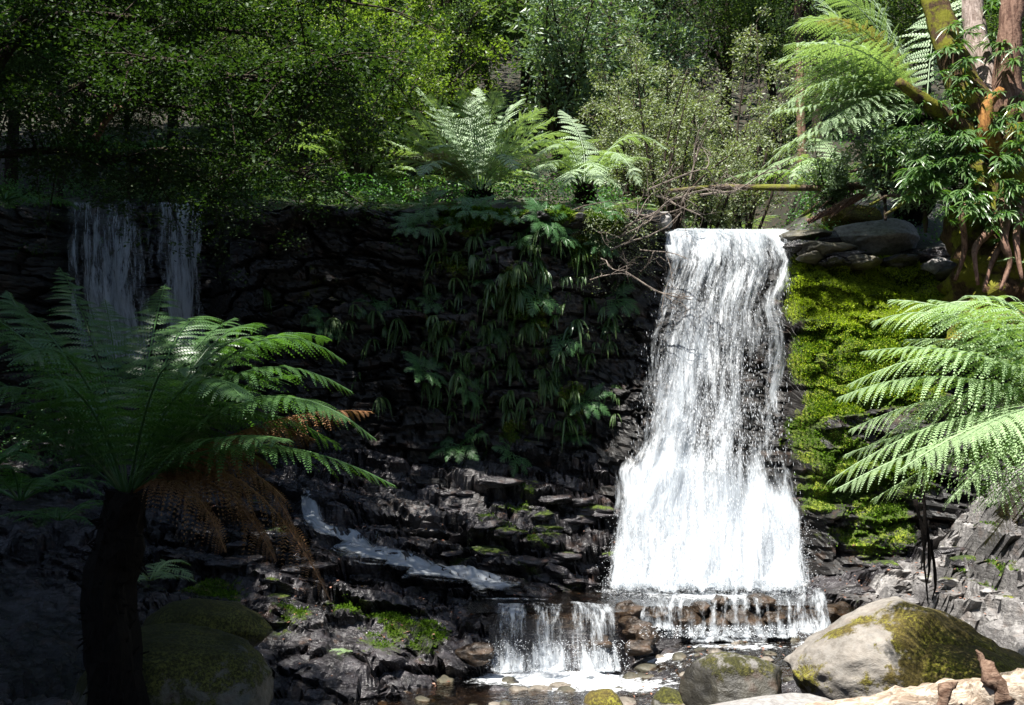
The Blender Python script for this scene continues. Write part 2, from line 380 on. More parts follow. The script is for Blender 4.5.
# ------------------------------------------------------------ cliff (one rock face, columns measured left to right)
# each column: (px, [(py, Y) top -> bottom])
CC = [(-700,[(150,12.5),(250,12.4),(350,12.4),(450,12.4),(560,12.4)]),
      (-200,[(190,12.6),(260,12.5),(340,12.6),(420,12.5),(560,12.3)]),
      (-20,[(200,12.9),(260,12.9),(320,13.0),(420,12.9),(560,12.5)]),
      (45,[(203,13.5),(260,13.6),(320,13.7),(420,13.4),(560,12.8)]),
      (75,[(205,14.3),(250,14.3),(300,14.2),(340,14.0),(560,13.0)]),
      (205,[(205,14.3),(250,14.3),(300,14.2),(340,14.0),(560,13.0)]),
      (225,[(205,12.6),(260,12.9),(320,13.0),(420,12.9),(560,12.5)]),
      (255,[(204,12.1),(260,12.35),(330,12.5),(420,12.5),(560,12.4)]),
      (360,[(205,12.0),(260,12.2),(330,12.4),(420,12.6),(560,12.6)]),
      (450,[(206,11.95),(250,12.0),(330,12.15),(420,12.5),(560,12.7)]),
      (540,[(206,11.9),(250,11.9),(330,12.05),(420,12.45),(560,12.7)]),
      (600,[(207,12.0),(250,12.2),(330,12.55),(430,12.8),(590,12.7)]),
      (640,[(212,12.4),(260,12.7),(350,12.8),(440,12.55),(590,12.0)]),
      (668,[(234,12.95),(280,12.85),(360,12.62),(450,12.35),(595,11.85)]),
      (790,[(234,12.95),(280,12.85),(360,12.62),(450,12.35),(595,11.85)]),
      (808,[(252,12.5),(300,12.35),(380,12.15),(460,11.9),(595,11.5)]),
      (850,[(262,12.4),(320,12.05),(400,11.75),(470,11.6),(590,11.35)]),
      (900,[(258,12.5),(320,12.0),(400,11.6),(480,11.4),(590,11.2)]),
      (950,[(262,12.4),(320,11.8),(400,11.3),(490,11.1),(590,10.9)]),
      (1030,[(290,11.6),(350,11.2),(420,10.8),(490,10.4),(590,10.0)]),
      (1200,[(280,10.6),(350,10.0),(420,9.5),(490,9.0),(640,8.4)]),
      (1500,[(230,9.5),(300,9.0),(400,8.6),(500,8.2),(700,7.8)])]
colp = np.array([[P(px, py, Yd) for py, Yd in L] for px, L in CC])       # (C,5,3)
def interp_rows(a, t):      # a (...,5,3) -> piecewise monotone-ish smooth in t (0..4)
    i = np.clip(np.floor(t).astype(int), 0, 3); f = t - i
    return a[..., i, :] * (1 - f)[:, None] + a[..., i + 1, :] * f[:, None]
xc = colp[:, 0, 0]
xs = np.arange(-9, 7.2, .03); NR = 170
tt = np.linspace(0, 4, NR)
rows = interp_rows(colp, tt)                                          # (C,NR,3)
cx = colp[:, :, 0].mean(1)
Yg = np.stack([np.interp(xs, cx, rows[:, r, 1]) for r in range(NR)])
Zg = np.stack([np.interp(xs, cx, rows[:, r, 2]) for r in range(NR)])
ker = np.hanning(9); ker /= ker.sum()
def sm(a): return np.apply_along_axis(lambda v: np.convolve(np.pad(v, 4, 'edge'), ker, 'valid'), 1, a)
Yg, Zg = sm(Yg), sm(Zg)
def Ycliff(x, z):     # smooth cliff depth (for waterfalls and plants)
    j = int(np.clip(np.searchsorted(xs, x), 0, len(xs) - 1)); return float(np.interp(z, Zg[::-1, j], Yg[::-1, j]))
NT = 46
u = np.linspace(0, 1, NT + 1)[1:]
xb = np.broadcast_to(xs, (NT, len(xs)))
yt = Yg[0] + 2.6 * u[:, None] ** 1.3
zu = z_upper(xb, yt)
zt = Zg[0] * (1 - sst(0, .5, u))[:, None] + (zu + .03) * sst(0, .5, u)[:, None]
zt[-1] -= .3
Yall = np.vstack([yt[::-1], Yg]); Zall = np.vstack([zt[::-1], Zg]); Xall = np.broadcast_to(xs, Yall.shape).copy()
face = np.vstack([np.repeat((1 - sst(0, .25, u))[::-1][:, None], len(xs), 1), np.ones_like(Yg)])
warp = .22 * fbm(Xall * .9, Zall * .7, Xall * 0, 3, 81) + .05 * Xall
lay = (Zall + warp) / .15; li = np.floor(lay); lf = lay - li
hA = _hash(li, li * 0, li * 0, 9); hB = _hash(li + 1, li * 0, li * 0, 9)
strat = (hA * (1 - sst(.75, 1, lf)) + hB * sst(.75, 1, lf)) - .5
cb, eb, gxb, gyb = cells(Xall * 1.7 + hA * 3, (Zall + warp) * 3.3, 91)
cs, es, gxs, gys = cells(Xall * 6 + hA * 7, (Zall + warp) * 11, 95)
right = sst(3.3, 3.7, Xall)
disp = .20 * strat + (cb - .5) * .22 + .12 * (1 - sst(0, .14, eb)) + (cs - .5) * .05 + .03 * (1 - sst(0, .2, es)) + .22 * fbm(Xall * .9, Zall * 1.1, Xall * 0 + 3, 4, 85)
lumps = .30 * np.abs(fbm(Xall * 2.2, Zall * 2.6, Xall * 0, 3, 87)) - .05
infall = sst(1.55, 1.8, Xall) * (1 - sst(3.3, 3.5, Xall))
disp = disp * (1 - .55 * infall)
cutz = sst(2.6, 3.8, Xall) * .0
Yall = Yall + disp * face + right * (-lumps) * face + .12 * infall
Zall = Zall + (1 - face) * .10 * fbm(Xall * 2.5, Yall * 2.5, Xall * 0, 3, 88) + face * .05 * fbm(Xall * 2, Zall * 2, Xall * 0, 2, 86) + right * (1 - face) * .06
# moss: bright on the right-hand bank, thin on the left, green lip
MBC = [(830,480,11.6,.55,1.1),(870,500,11.4,.6,1.0),(815,530,11.5,.35,.9),(900,470,11.3,.5,.95),(860,535,11.3,.4,.8),(805,300,12.4,.35,1.2),(800,360,12.2,.35,1.1),(803,430,12.,.35,1.),(845,225,13.2,.5,.9),(820,225,13.6,.5,.7),(820,285,12.4,.5,1.2),(850,300,12.2,.7,1.25),(900,300,12.1,.7,1.25),(840,350,12.1,.6,1.1),(880,380,11.8,.7,1.1),(830,420,11.9,.45,1.),(850,460,11.7,.45,.95),(830,275,12.4,.55,1),(880,270,12.4,.6,1.1),(925,285,12.3,.45,1),(815,310,12.3,.3,.9),(860,330,12,.6,1),(900,340,11.8,.6,1.05),(830,370,12.,.4,.95),(860,400,11.7,.55,.95),(815,440,11.9,.3,.8),
       (840,470,11.7,.4,.85),(820,510,11.6,.3,.7),(880,450,11.5,.5,.7),(890,520,11.3,.4,.55),(930,400,11.2,.5,.8),(930,525,10.9,.35,.6),(470,213,12,.38,1.1),(440,215,12,.25,.8),(510,212,12,.3,.9),(560,208,12,.3,.8),(610,208,12.1,.35,1.),
       (460,260,12,.45,.62),(430,330,12,.5,.5),(530,300,11.9,.6,.58),(560,360,12,.5,.58),(590,250,12,.4,.6),(515,430,12.4,.3,.7),(575,400,12.3,.4,.6),(330,300,12.3,.8,.42),(970,300,12,.4,.5),(1000,430,10.6,.5,.6)]
cm = blobs(Xall, Yall, Zall, MBC)
cm = cm + .25 * fbm(Xall * 2.4, Zall * 2.4, Xall * 0, 3, 89) * (cm > .05)
gdz = np.gradient(Yall, axis=0) / (np.abs(np.gradient(Zall, axis=0)) + .004)
cm = cm * (1 - .35 * (Xall > 3.3) * (1 - sst(1.9, 2.9, Zall)) * (fbm(Xall * 1.8, Zall * 3, Xall * 0, 3, 93) > -.05))
cm = np.where(Xall > 3.3, cm * np.clip(.85 + .5 * gxb + (cb - .4) * .35 + .2, .45, 1.15), cm)
palc = blobs(Xall, Yall, Zall, [(880,228,13,.4,.8),(850,232,13.1,.4,.6),(940,265,12.4,.25,.8),(960,300,12,.3,.5)])
me = make_mesh('cliff', np.stack([Xall, Yall, Zall], -1).reshape(-1, 3), grid_faces(*Xall.shape), {'moss': cm.ravel(), 'pale': palc.ravel()}, False)
cliff = obj('cliff', me, M_CLIFF, kind='structure', label='dark undercut rock cliff with mossy right flank')

def bvh_of(o):
    m = o.data; nv = len(m.vertices); co = np.empty(nv * 3, np.float32); m.vertices.foreach_get('co', co); co = co.reshape(-1, 3)
    return co, [tuple(pp.vertices) for pp in m.polygons]
_v1, _f1 = bvh_of(ground); _v2, _f2 = bvh_of(cliff)
_sel = [f for f in _f1 if -10 < _v1[f[0], 0] < 10 and 0 < _v1[f[0], 1] < 40]
BV = BVHTree.FromPolygons([tuple(v) for v in np.vstack([_v1, _v2]).tolist()], _sel + [tuple(i + len(_v1) for i in f) for f in _f2])
def hit(px, py, back=False):
    d = Vector(ray(px, py)).normalized()
    loc, nn, i, dist = BV.ray_cast(Vector((0, 0, CAM_Z)), d)
    if loc is None: return None, None
    if nn.dot(d) > 0: nn = -nn
    return np.array(loc), np.array(nn)
def drop(x, y, z=9):
    loc, nn, i, dist = BV.ray_cast(Vector((x, y, z)), Vector((0, 0, -1)))
    if loc is None: return np.array([x, y, float(ground_z(np.array([x]), np.array([y]))[0])])
    return np.array(loc)

# ------------------------------------------------------------ water
def water_mat():
    m, nt, out = mat('clear stream water'); n = N(nt); c = n.coord()
    h = n.math('ADD', n.math('MULTIPLY', n.noise(9, 3, n.scaled(c, (1, 2.2, 1))), .7), n.math('MULTIPLY', n.noise(34, 3), .3))
    bp = n.n('ShaderNodeBump', None, Strength=.55, Distance=.05, Height=h)
    tr = n.n('ShaderNodeBsdfTransparent', None, Color=(.50, .40, .30))
    gl = n.n('ShaderNodeBsdfGlossy', None, Color=(1, 1, 1), Roughness=.06, Normal=bp.outputs[0])
    fr = n.n('ShaderNodeFresnel', None, IOR=1.4, Normal=bp.outputs[0])
    mx = n.n('ShaderNodeMixShader', None, _0=n.math('MULTIPLY', fr.outputs[0], 1.6), _1=tr.outputs[0], _2=gl.outputs[0])
    foam = n.n('ShaderNodeBsdfPrincipled', None, Base_Color=(.8, .83, .86), Roughness=.5)
    fa = n.ramp(n.math('ADD', n.attr('foam'), n.math('MULTIPLY', n.math('SUBTRACT', n.noise(16, 6, rough=.75), .5), 1.3)), .42, .75)
    m2 = n.n('ShaderNodeMixShader', None, _0=fa, _1=mx.outputs[0], _2=foam.outputs[0])
    nt.links.new(m2.outputs[0], out.inputs[0]); return m
M_WATER = water_mat()
def fall_mat(name, col=(.54, .575, .61)):
    m, nt, out = mat(name); n = N(nt)
    uvn = n.n('ShaderNodeUVMap', {'uv_map': 'UVMap'}); uv = uvn.outputs[0]
    a = n.noise(1, 4, n.scaled(uv, (9, 2.0, 1)), .6, .3); b = n.noise(1, 3, n.scaled(uv, (42, 8, 1)), .7, .4); c = n.noise(1, 2, n.scaled(uv, (95, 30, 1)), .6)
    s = n.math('ADD', n.math('ADD', n.math('MULTIPLY', a, .56), n.math('MULTIPLY', b, .36)), n.math('MULTIPLY', c, .12))
    al = n.ramp(n.math('ADD', s, n.attr('dens')), .93, 1.20)
    bp = n.n('ShaderNodeBump', None, Strength=.8, Distance=.06, Height=s)
    p = n.n('ShaderNodeBsdfPrincipled', None, Base_Color=col, Roughness=.35, Normal=bp.outputs[0])
    t = n.n('ShaderNodeBsdfTranslucent', None, Color=(.56, .62, .68))
    w = n.n('ShaderNodeMixShader', None, _0=.3, _1=p.outputs[0], _2=t.outputs[0])
    tr = n.n('ShaderNodeBsdfTransparent')
    mx = n.n('ShaderNodeMixShader', None, _0=al, _1=tr.outputs[0], _2=w.outputs[0])
    nt.links.new(mx.outputs[0], out.inputs[0]); return m
M_FALL = fall_mat('white falling water')
M_SPRAY, nt, out = mat('water drops'); n = N(nt)
p = n.n('ShaderNodeBsdfPrincipled', None, Base_Color=(.85, .88, .92), Roughness=.3); t = n.n('ShaderNodeBsdfTranslucent', None, Color=(.85, .88, .92))
mx = n.n('ShaderNodeMixShader', None, _0=.35, _1=p.outputs[0], _2=t.outputs[0]); nt.links.new(mx.outputs[0], out.inputs[0])

def water_sheet(name, x0, x1, y0, y1, zf, st, foamL, keep=.12, label=''):
    x = np.arange(x0, x1, st); y = np.arange(y0, y1, st); X, Y = np.meshgrid(x, y); Zw = zf(X, Y)
    Zw = Zw + .012 * fbm(X * 3, Y * 5, X * 0, 3, 3) + .006 * fbm(X * 11, Y * 14, X * 0, 2, 4)
    fo = np.zeros(X.shape)
    for (cx_, cy_, rx, ry, s) in foamL: fo = np.maximum(fo, s * np.exp(-((X - cx_) / rx) ** 2 - ((Y - cy_) / ry) ** 2))
    F = grid_faces(*X.shape)
    g = ground_z(X, Y); ok = ((Zw + keep) > g).ravel(); F = F[ok[F].any(1)]
    me = make_mesh(name, np.stack([X, Y, Zw], -1).reshape(-1, 3), F, {'foam': fo.ravel()}, True)
    return obj(name, me, M_WATER, kind='structure', label=label)
pool_f = lambda X, Y: 0 * X + .0
inside_low = lambda X, Y: poly_sd(X, Y, LOWPOLY)
def pool_z(X, Y): return np.where(inside_low(X, Y) > .02, -.3, 0.0)
x = np.arange(-.45, 3.6, .04); y = np.arange(10.0, 12.6, .04); X, Y = np.meshgrid(x, y); Zw = .006 * fbm(X * 4, Y * 7, X * 0, 3, 3)
sd = poly_sd(X, Y, LOWPOLY)
fo = np.zeros(X.shape)
for (cx_, cy_, rx, ry, s) in [(2.2,11.55,1.2,.35,1.1),(2.2,11.2,1.1,.5,.62),(.9,11.3,.6,.3,.35),(-.1,11.0,.5,.12,.6),(.2,10.93,.4,.08,.5)]: fo = np.maximum(fo, s * np.exp(-((X - cx_) / rx) ** 2 - ((Y - cy_) / ry) ** 2))
F = grid_faces(*X.shape); F = F[(sd.ravel()[F] < .06).all(1)]
g = ground_z(X, Y).ravel(); F = F[(g[F] < .1).any(1)]
pool = obj('pool_water', make_mesh('pool_water', np.stack([X, Y, Zw], -1).reshape(-1, 3), F, {'foam': fo.ravel()}), M_WATER, kind='structure', label='shallow brown pool under the main waterfall')
stream = water_sheet('stream_water', -2.3, 3.5, 3.5, 10.7, low_level, .05, [(.42,9.72,.85,.36,1.15),(.85,9.4,1.1,.4,.66),(2.2,10.2,1.0,.3,.6),(1.9,9.8,1.3,.5,.42),(1.2,9.1,1.8,.7,.34),(3.1,10.25,.35,.3,.8),(1.45,10.15,.35,.3,.75),(2.4,9.3,.8,.5,.3)], .02, 'lower stream running over stones')

def drops(name, pts, dirs, ln, wd, parent=None):
    """elongated three-sided water drops"""
    n_ = len(pts); d = nrm(dirs); rr = nrm(rng.normal(size=(n_, 3))); a = nrm(np.cross(d, rr)); b = np.cross(d, a)
    L = ln[:, None]; W = wd[:, None]
    V = np.stack([pts - d * L * .5, pts + a * W, pts - .5 * a * W + .87 * b * W, pts - .5 * a * W - .87 * b * W, pts + d * L * .5], 1)
    t = np.array([[0, 1, 2], [0, 2, 3], [0, 3, 1], [4, 2, 1], [4, 3, 2], [4, 1, 3]])
    F = (t[None] + 5 * np.arange(n_)[:, None, None]).reshape(-1, 3)
    return V.reshape(-1, 3), F
def add_drops(o_name, V, F, label=''):
    return obj(o_name, make_mesh(o_name, V, F, None, True), M_SPRAY, kind='structure', label=label)

FE = [(229,667,790,13.25),(234,666,791,12.95),(262,662,798,12.78),(300,651,787,12.6),(350,641,790,12.42),(400,636,788,12.25),(435,629,788,12.13),(470,619,792,11.95),(520,613,799,11.8),(584,606,803,11.55)]
fe = np.array(FE, float)
def fall_pt(u, v, off=0):
    t = v * (len(fe) - 1); py = np.interp(t, range(len(fe)), fe[:, 0]); l = np.interp(t, range(len(fe)), fe[:, 1]); r = np.interp(t, range(len(fe)), fe[:, 2]); Yd = np.interp(t, range(len(fe)), fe[:, 3])
    px = l + (r - l) * u; a = (px - 512) / FP; b = (352.5 - py) / FP; dy = ca - sa * b; s = Yd / dy
    return np.stack([a * s, Yd - off, (sa + ca * b) * s + CAM_Z], -1)
SP = []
def fall_layer(k, off, dens, nu=90, nv=150):
    u_, v_ = np.meshgrid(np.linspace(0, 1, nu), np.concatenate([np.linspace(0, 1, nv - 24), np.linspace(1.006, 1.15, 24)]))
    jag = .025 * fbm(u_ * 0 + k, v_ * 12, u_ * 0, 3, 7 + k)
    v2 = v_ * (1 + .02 * fbm(u_ * 9, u_ * 0 + k, u_ * 0, 3, 33) * v_ ** 8)
    p = fall_pt(.5 + (u_ - .5) * (1 + 1.6 * jag * (np.abs(u_ - .5) * 2) + .02 * k), v2, off * np.clip(v_ * 5, .15, 1) + .17 * fbm(u_ * 7, v_ * 5, u_ * 0 + k, 3, 9 + k) * np.clip(v_ * 6, .25, 1))
    p[..., 0] += (u_ - .5) * 2 * .10 * fbm(u_ * 0 + k * 3 + (u_ > .5) * 9, v_ * 9, u_ * 0, 4, 17) * sst(.05, .2, v_)
    ov = np.clip(v_ - 1, 0, 1); p[..., 1] -= ov * 3.6 * (1 + 1.2 * fbm(u_ * 6, u_ * 0 + k, u_ * 0, 2, 8)); p[..., 2] = np.where(ov > 0, .03 + np.abs(fbm(u_ * 14, v_ * 60, u_ * 0 + k, 3, 6)) * .42 * np.exp(-ov * 20), p[..., 2])
    edge = np.minimum(u_, 1 - u_)
    y_ = v_
    d = dens + .22 * (1 - sst(.05, .30, v_ + .06 * fbm(u_ * 9, u_ * 0, u_ * 0, 2, 5))) + .20 * sst(.62, .9, v_) + .14 * fbm(u_ * 4 + k, v_ * 5, u_ * 0 + k, 3, 92) * sst(.3, .6, v_) - .15 * (1 - sst(0, .2, edge)) * sst(.55, .7, v_) * (1 - sst(.9, 1, v_)) - .24 * (1 - sst(0, .08, edge)) - .05 * (1 - sst(.0, .25, u_)) * sst(.25, .5, v_) * (1 - sst(.6, .75, v_))
    d += -.12 * np.exp(-((u_ - .78) / .09) ** 2) * sst(.4, .5, v_) * (1 - sst(.7, .85, v_)) + .10 * fbm(u_ * 6 + k, v_ * 1.6, u_ * 0 + k, 3, 91)
    d += .04 * sst(.9, 1, v_) + .5 * ov * 3 * fbm(u_ * 14, u_ * 0 + k, u_ * 0, 3, 12) - 5.2 * ov - 2. * ov * (edge < .1)
    d -= .30 * sst(.0, .5, fbm(u_ * 5, u_ * 0, u_ * 0, 2, 15)) * (1 - sst(.02, .10, v_)) * (k > 0) + .1 * (1 - sst(0, .06, v_))
    d += -.15 * np.exp(-((u_ - .86) / .08) ** 2 - ((v_ - .78) / .06) ** 2)
    return p.reshape(-1, 3), grid_faces(nv, nu), d.ravel(), np.stack([u_ + k * 1.37, -(v_ + ov * 1.5) * 2 + k * .77], -1).reshape(-1, 2)
V = []; F = []; D = []; U = []; nn_ = 0
for k, (off, dn) in enumerate([(.0, .50), (.08, .44), (.16, .38), (.26, .32)]):
    a, f, d, uvv = fall_layer(k, off, dn); V.append(a); F.append(f + nn_); D.append(d); U.append(uvv); nn_ += len(a)
obj('waterfall', make_mesh('waterfall', np.vstack(V), np.vstack(F), {'dens': np.concatenate(D)}, True, np.vstack(U)), M_FALL, kind='structure', label='main white waterfall')
ns = 6500
v_ = rng.beta(1.7, 1.1, ns); u_ = rng.normal(.5, .24, ns); u_ = np.where((u_ < .0) | (u_ > 1.), rng.uniform(.1, .9, ns), u_)
p = fall_pt(u_, v_, .05 + .32 * rng.random(ns) * v_); dr = np.stack([rng.normal(0, .12, ns), -.2 + 0 * v_, -1 + 0 * v_], -1)
V1, F1 = drops('', p, dr, rng.uniform(.02, .075, ns), rng.uniform(.001, .003, ns))
nb = 12000
ub = rng.random(nb); pb = fall_pt(ub, 1 - rng.random(nb) ** 2 * .14, .0); pb[:, 1] -= rng.gamma(1.5, .17, nb); pb[:, 2] = np.maximum(pb[:, 2] - .25 * rng.random(nb), .01 + 0 * ub) + .05 * rng.random(nb)
pb[:, 0] += rng.normal(0, .07, nb)
V2, F2 = drops('', pb, rng.normal(size=(nb, 3)), rng.uniform(.008, .024, nb), rng.uniform(.0012, .0038, nb))
add_drops('waterfall_spray', np.vstack([V1, V2]), np.vstack([F1, F2 + len(V1)]), 'drops and spray of the main waterfall')

# second fall, in shade at the far left
def sheet(name, rowsL, dens_fn, nu, nv, k=0, us=1., vs=2., label='', lump=.05, mtl=None):
    """rowsL: list of (left xyz, right xyz) top to bottom"""
    L = np.array([r[0] for r in rowsL]); R = np.array([r[1] for r in rowsL]); t = np.linspace(0, len(L) - 1, nv); ks = np.arange(len(L))
    l = np.stack([np.interp(t, ks, L[:, c]) for c in range(3)], -1); r = np.stack([np.interp(t, ks, R[:, c]) for c in range(3)], -1)
    uu = np.linspace(0, 1, nu); p = l[:, None] * (1 - uu)[None, :, None] + r[:, None] * uu[None, :, None]
    u_, v_ = np.meshgrid(uu, np.linspace(0, 1, nv))
    p[..., 2] += np.where(p[..., 2] > 5, 0, .02 * fbm(u_ * 9, v_ * 2, u_ * 0, 2, 70 + k))
    p[..., 1] -= lump * (fbm(u_ * 8 * us, v_ * 3, u_ * 0, 3, 50 + k) + .5) * np.clip(v_ * 8, 0, 1)
    return obj(name, make_mesh(name, p.reshape(-1, 3), grid_faces(nv, nu), {'dens': dens_fn(u_, v_).ravel()}, True, np.stack([u_ * us + k, -v_ * vs + k * .3], -1).reshape(-1, 2)), mtl or M_FALL, kind='structure', label=label)
sheet('waterfall', [(P(62, 198, 14.0), P(212, 198, 14.0)), (P(64, 206, 13.6), P(212, 206, 13.6)), (P(64, 260, 13.45), P(210, 260, 13.45)), (P(66, 300, 13.35), P(212, 310, 13.35)), (P(80, 360, 13.2), P(214, 360, 13.3))],
      lambda u, v: .475 + .12 * fbm(u * 5, v * 1.5, u * 0, 3, 4) + .12 * np.exp(-((u - .25 - .1 * v) / .2) ** 2) * sst(.2, .8, v) + .07 * np.exp(-((u - .75 - .1 * v) / .15) ** 2) - .3 * (1 - sst(0, .06, np.minimum(u, 1 - u))) - .1 * sst(.9, 1, v) - .35 * (1 - sst(.02, .2, v + .1 * fbm(u * 9, u * 0, u * 0, 2, 8))), 80, 90, 3, 2.2, 1.6, 'second waterfall in deep shade', .15)
# sliding streamlet over the slab
def ribbon(name, path, wid, dens, label, lift=.03, us=.3, vs=2.5):
    n_ = 120; t = np.linspace(0, len(path) - 1, n_); ks = np.arange(len(path)); pa = np.array(path, float)
    px = np.interp(t, ks, pa[:, 0]); py = np.interp(t, ks, pa[:, 1]); w = np.interp(t, ks, wid)
    C = []
    for i in range(n_):
        h, _n = hit(px[i], py[i]); C.append(h)
    C = np.array(C)
    kk = np.hanning(13); kk /= kk.sum(); C = np.stack([np.convolve(np.pad(C[:, c], 6, 'edge'), kk, 'valid') for c in range(3)], -1)
    T = nrm(np.gradient(C, axis=0)); S = nrm(np.cross(T, [0, 0, 1.])); nu = 16; V = []
    for i in range(n_):
        for j in range(nu):
            s = (j / (nu - 1) - .5) * w[i]; q = C[i] + S[i] * s; q[2] += lift * (1 - (2 * j / (nu - 1) - 1) ** 2) + .015 * math.sin(i * .9 + j); V.append(q)
    V = np.array(V); gz = np.array([drop(q[0], q[1], q[2] + .6)[2] for q in V]); V[:, 2] = np.maximum(V[:, 2], np.minimum(gz + .02, V[:, 2] + .15)); zz = V[:, 2].reshape(n_, nu); k3 = np.hanning(9); k3 /= k3.sum()
    zz = np.apply_along_axis(lambda v: np.convolve(np.pad(v, 4, 'edge'), k3, 'valid'), 0, zz); V[:, 2] = zz.ravel() + .012 * fbm(V[:, 0] * 16, V[:, 1] * 16, V[:, 0] * 0, 2, 5)
    u_, v_ = np.meshgrid(np.linspace(0, 1, nu), np.linspace(0, 1, n_))
    d = dens - .3 * (1 - sst(0, .3, np.minimum(u_, 1 - u_))) - .3 * (1 - sst(0, .1, v_)) - .25 * sst(.88, 1, v_)
    return obj(name, make_mesh(name, V, grid_faces(n_, nu), {'dens': d.ravel()}, True, np.stack([u_ * us, -v_ * vs], -1).reshape(-1, 2)), M_FALL, kind='structure', label=label)
ribbon('cascade', [(302, 500), (312, 522), (328, 540), (352, 552), (385, 562), (420, 574), (455, 585), (490, 589), (520, 590)], [.14, .28, .42, .6, .72, .75, .7, .6, .4], .68, 'white streamlet sliding down the slab', .08, us=.6, vs=3)
ribbon('cascade', [(352, 520), (368, 532), (385, 548), (400, 558)], [.1, .2, .25, .2], .40, 'thin side trickle of the streamlet', .03)
ribbon('cascade', [(184, 488), (190, 500), (200, 506)], [.15, .2, .2], .40, 'small gush behind the tree fern', .03)

# lower cascades over the step
def lipfall(pxl, pxr, lip, base, Yl, Yb, dens, k, label, yoff=None, nu=70, us=1.0, gaps=None):
    Ls = []
    f = lambda a, b, c: (P(pxl + a, c, b), P(pxr - a * .5, c, b))
    rows_ = [(P(pxl + 4, lip - 5, Yl + .2), P(pxr - 4, lip - 5, Yl + .2)), (P(pxl + 2, lip, Yl - .05), P(pxr, lip, Yl - .05)), (P(pxl, lip + (base - lip) * .25, Yl - .19), P(pxr + 2, lip + (base - lip) * .25, Yl - .19)), (P(pxl - 1, lip + (base - lip) * .6, Yl - .24), P(pxr + 4, lip + (base - lip) * .6, Yl - .24)), (P(pxl - 2, base, Yb - .1), P(pxr + 8, base, Yb - .1)), (P(pxl - 6, base + 6, Yb - .38), P(pxr + 16, base + 6, Yb - .38))]
    return sheet('cascade', rows_, lambda u, v: dens + .1 * sst(.55, .75, v) - .38 * sst(.78, 1, v) + (gaps(u) if gaps else 0) - .2 * (1 - sst(0, .05, np.minimum(u, 1 - u))), nu, 50, k, us, .8, label, .05)
lipfall(490, 617, 608, 670, 10.06, 9.82, .50, 11, 'lower cascade, wide white veil', us=1.1, gaps=lambda u: -.16 * np.exp(-((u - .62) / .05) ** 2) - .12 * np.exp(-((u - .3) / .04) ** 2))
lipfall(640, 668, 600, 628, 10.5, 10.36, .46, 12, 'short cascade beside the brown rocks', us=.3)
lipfall(664, 800, 598, 636, 10.5, 10.34, .36, 13, 'row of thin trickles over the right step', us=1.1, gaps=lambda u: .13 * np.sin(u * 40) ** 2)
lipfall(792, 826, 593, 632, 10.42, 10.2, .50, 14, 'bright chute at the right end of the step', us=.35)
lipfall(690, 760, 628, 640, 10.25, 10.1, .45, 15, 'small run at the foot of the right step', us=.6)
for (a, b, y0, y1, Yq, q) in [(485, 630, 640, 672, 9.75, 900), (640, 830, 625, 638, 10.2, 700)]:
    pp = np.array([P(rng.uniform(a, b), rng.uniform(y0, y1), Yq + rng.uniform(-.2, .15)) for _ in range(q)])
    if a == 485: Vq, Fq = drops('', pp, rng.normal(size=(q, 3)), rng.uniform(.01, .03, q), rng.uniform(.0015, .004, q))
    else:
        V3, F3 = drops('', pp, rng.normal(size=(q, 3)), rng.uniform(.01, .03, q), rng.uniform(.003, .006, q)); Fq = np.vstack([Fq, F3 + len(Vq)]); Vq = np.vstack([Vq, V3])
add_drops('cascade_spray', Vq, Fq, 'spray of the lower cascades')
# ------------------------------------------------------------ foliage materials
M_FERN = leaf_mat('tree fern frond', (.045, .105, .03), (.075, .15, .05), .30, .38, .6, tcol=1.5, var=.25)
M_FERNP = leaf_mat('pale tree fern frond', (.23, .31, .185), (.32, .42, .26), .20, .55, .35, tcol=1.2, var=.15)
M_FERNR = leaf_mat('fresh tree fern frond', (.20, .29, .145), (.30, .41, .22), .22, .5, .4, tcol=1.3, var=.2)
M_FERND = leaf_mat('dead fern frond', (.20, .095, .04), (.34, .19, .10), .15, .8, .2, tcol=.8, var=.4)
M_FERNT = leaf_mat('pinkish withering frond', (.28, .17, .10), (.22, .22, .10), .3, .6, .3, tcol=1., var=.3)
M_FERNF = leaf_mat('small ground fern', (.05, .13, .04), (.09, .2, .07), .3, .4, .5, tcol=1.4, var=.2)
M_MID = leaf_mat('mid green forest leaves', (.07, .12, .045), (.17, .23, .10), .3, .55, .3, tcol=1.4, var=.55)
M_MYRT = leaf_mat('dark small leaves', (.018, .042, .012), (.045, .080, .024), .25, .6, .25, tcol=1.3, var=.55)
M_BRIGHT = leaf_mat('bright yellow green leaves', (.09, .145, .03), (.18, .24, .06), .38, .45, .4, tcol=1.3, var=.5)
M_OLIVE = leaf_mat('pale olive small leaves', (.18, .22, .13), (.30, .34, .22), .2, .5, .4, tcol=1.2, var=.45)
M_GLOSS = leaf_mat('glossy grey green leaves', (.09, .15, .085), (.20, .27, .18), .2, .45, .4, tcol=1.2, var=.4)
M_BLUE = leaf_mat('blue green leaves', (.08, .13, .09), (.17, .24, .165), .25, .55, .35, tcol=1.3, var=.5)
M_STRAP = leaf_mat('strap fern leaf', (.03, .07, .014), (.07, .125, .028), .25, .5, .35, tcol=1.5, var=.45)
M_EPI = leaf_mat('epiphyte leaf', (.05, .12, .03), (.12, .20, .06), .3, .35, .7, tcol=1.5, var=.5)
M_FROND_STEM = bark_mat('frond stalk', (.06, .05, .015), (.12, .11, .03))
M_TRUNKD = bark_mat('shaggy dark fern trunk', (.003, .0025, .002), (.010, .007, .005), None, stretch=(14, 14, 5))
M_BARKG = bark_mat('pale grey bark', (.16, .12, .10), (.34, .28, .25), None)
M_BARKB = bark_mat('brown peeling bark', (.10, .055, .04), (.24, .15, .11), (.10, .12, .02), 5, .68)
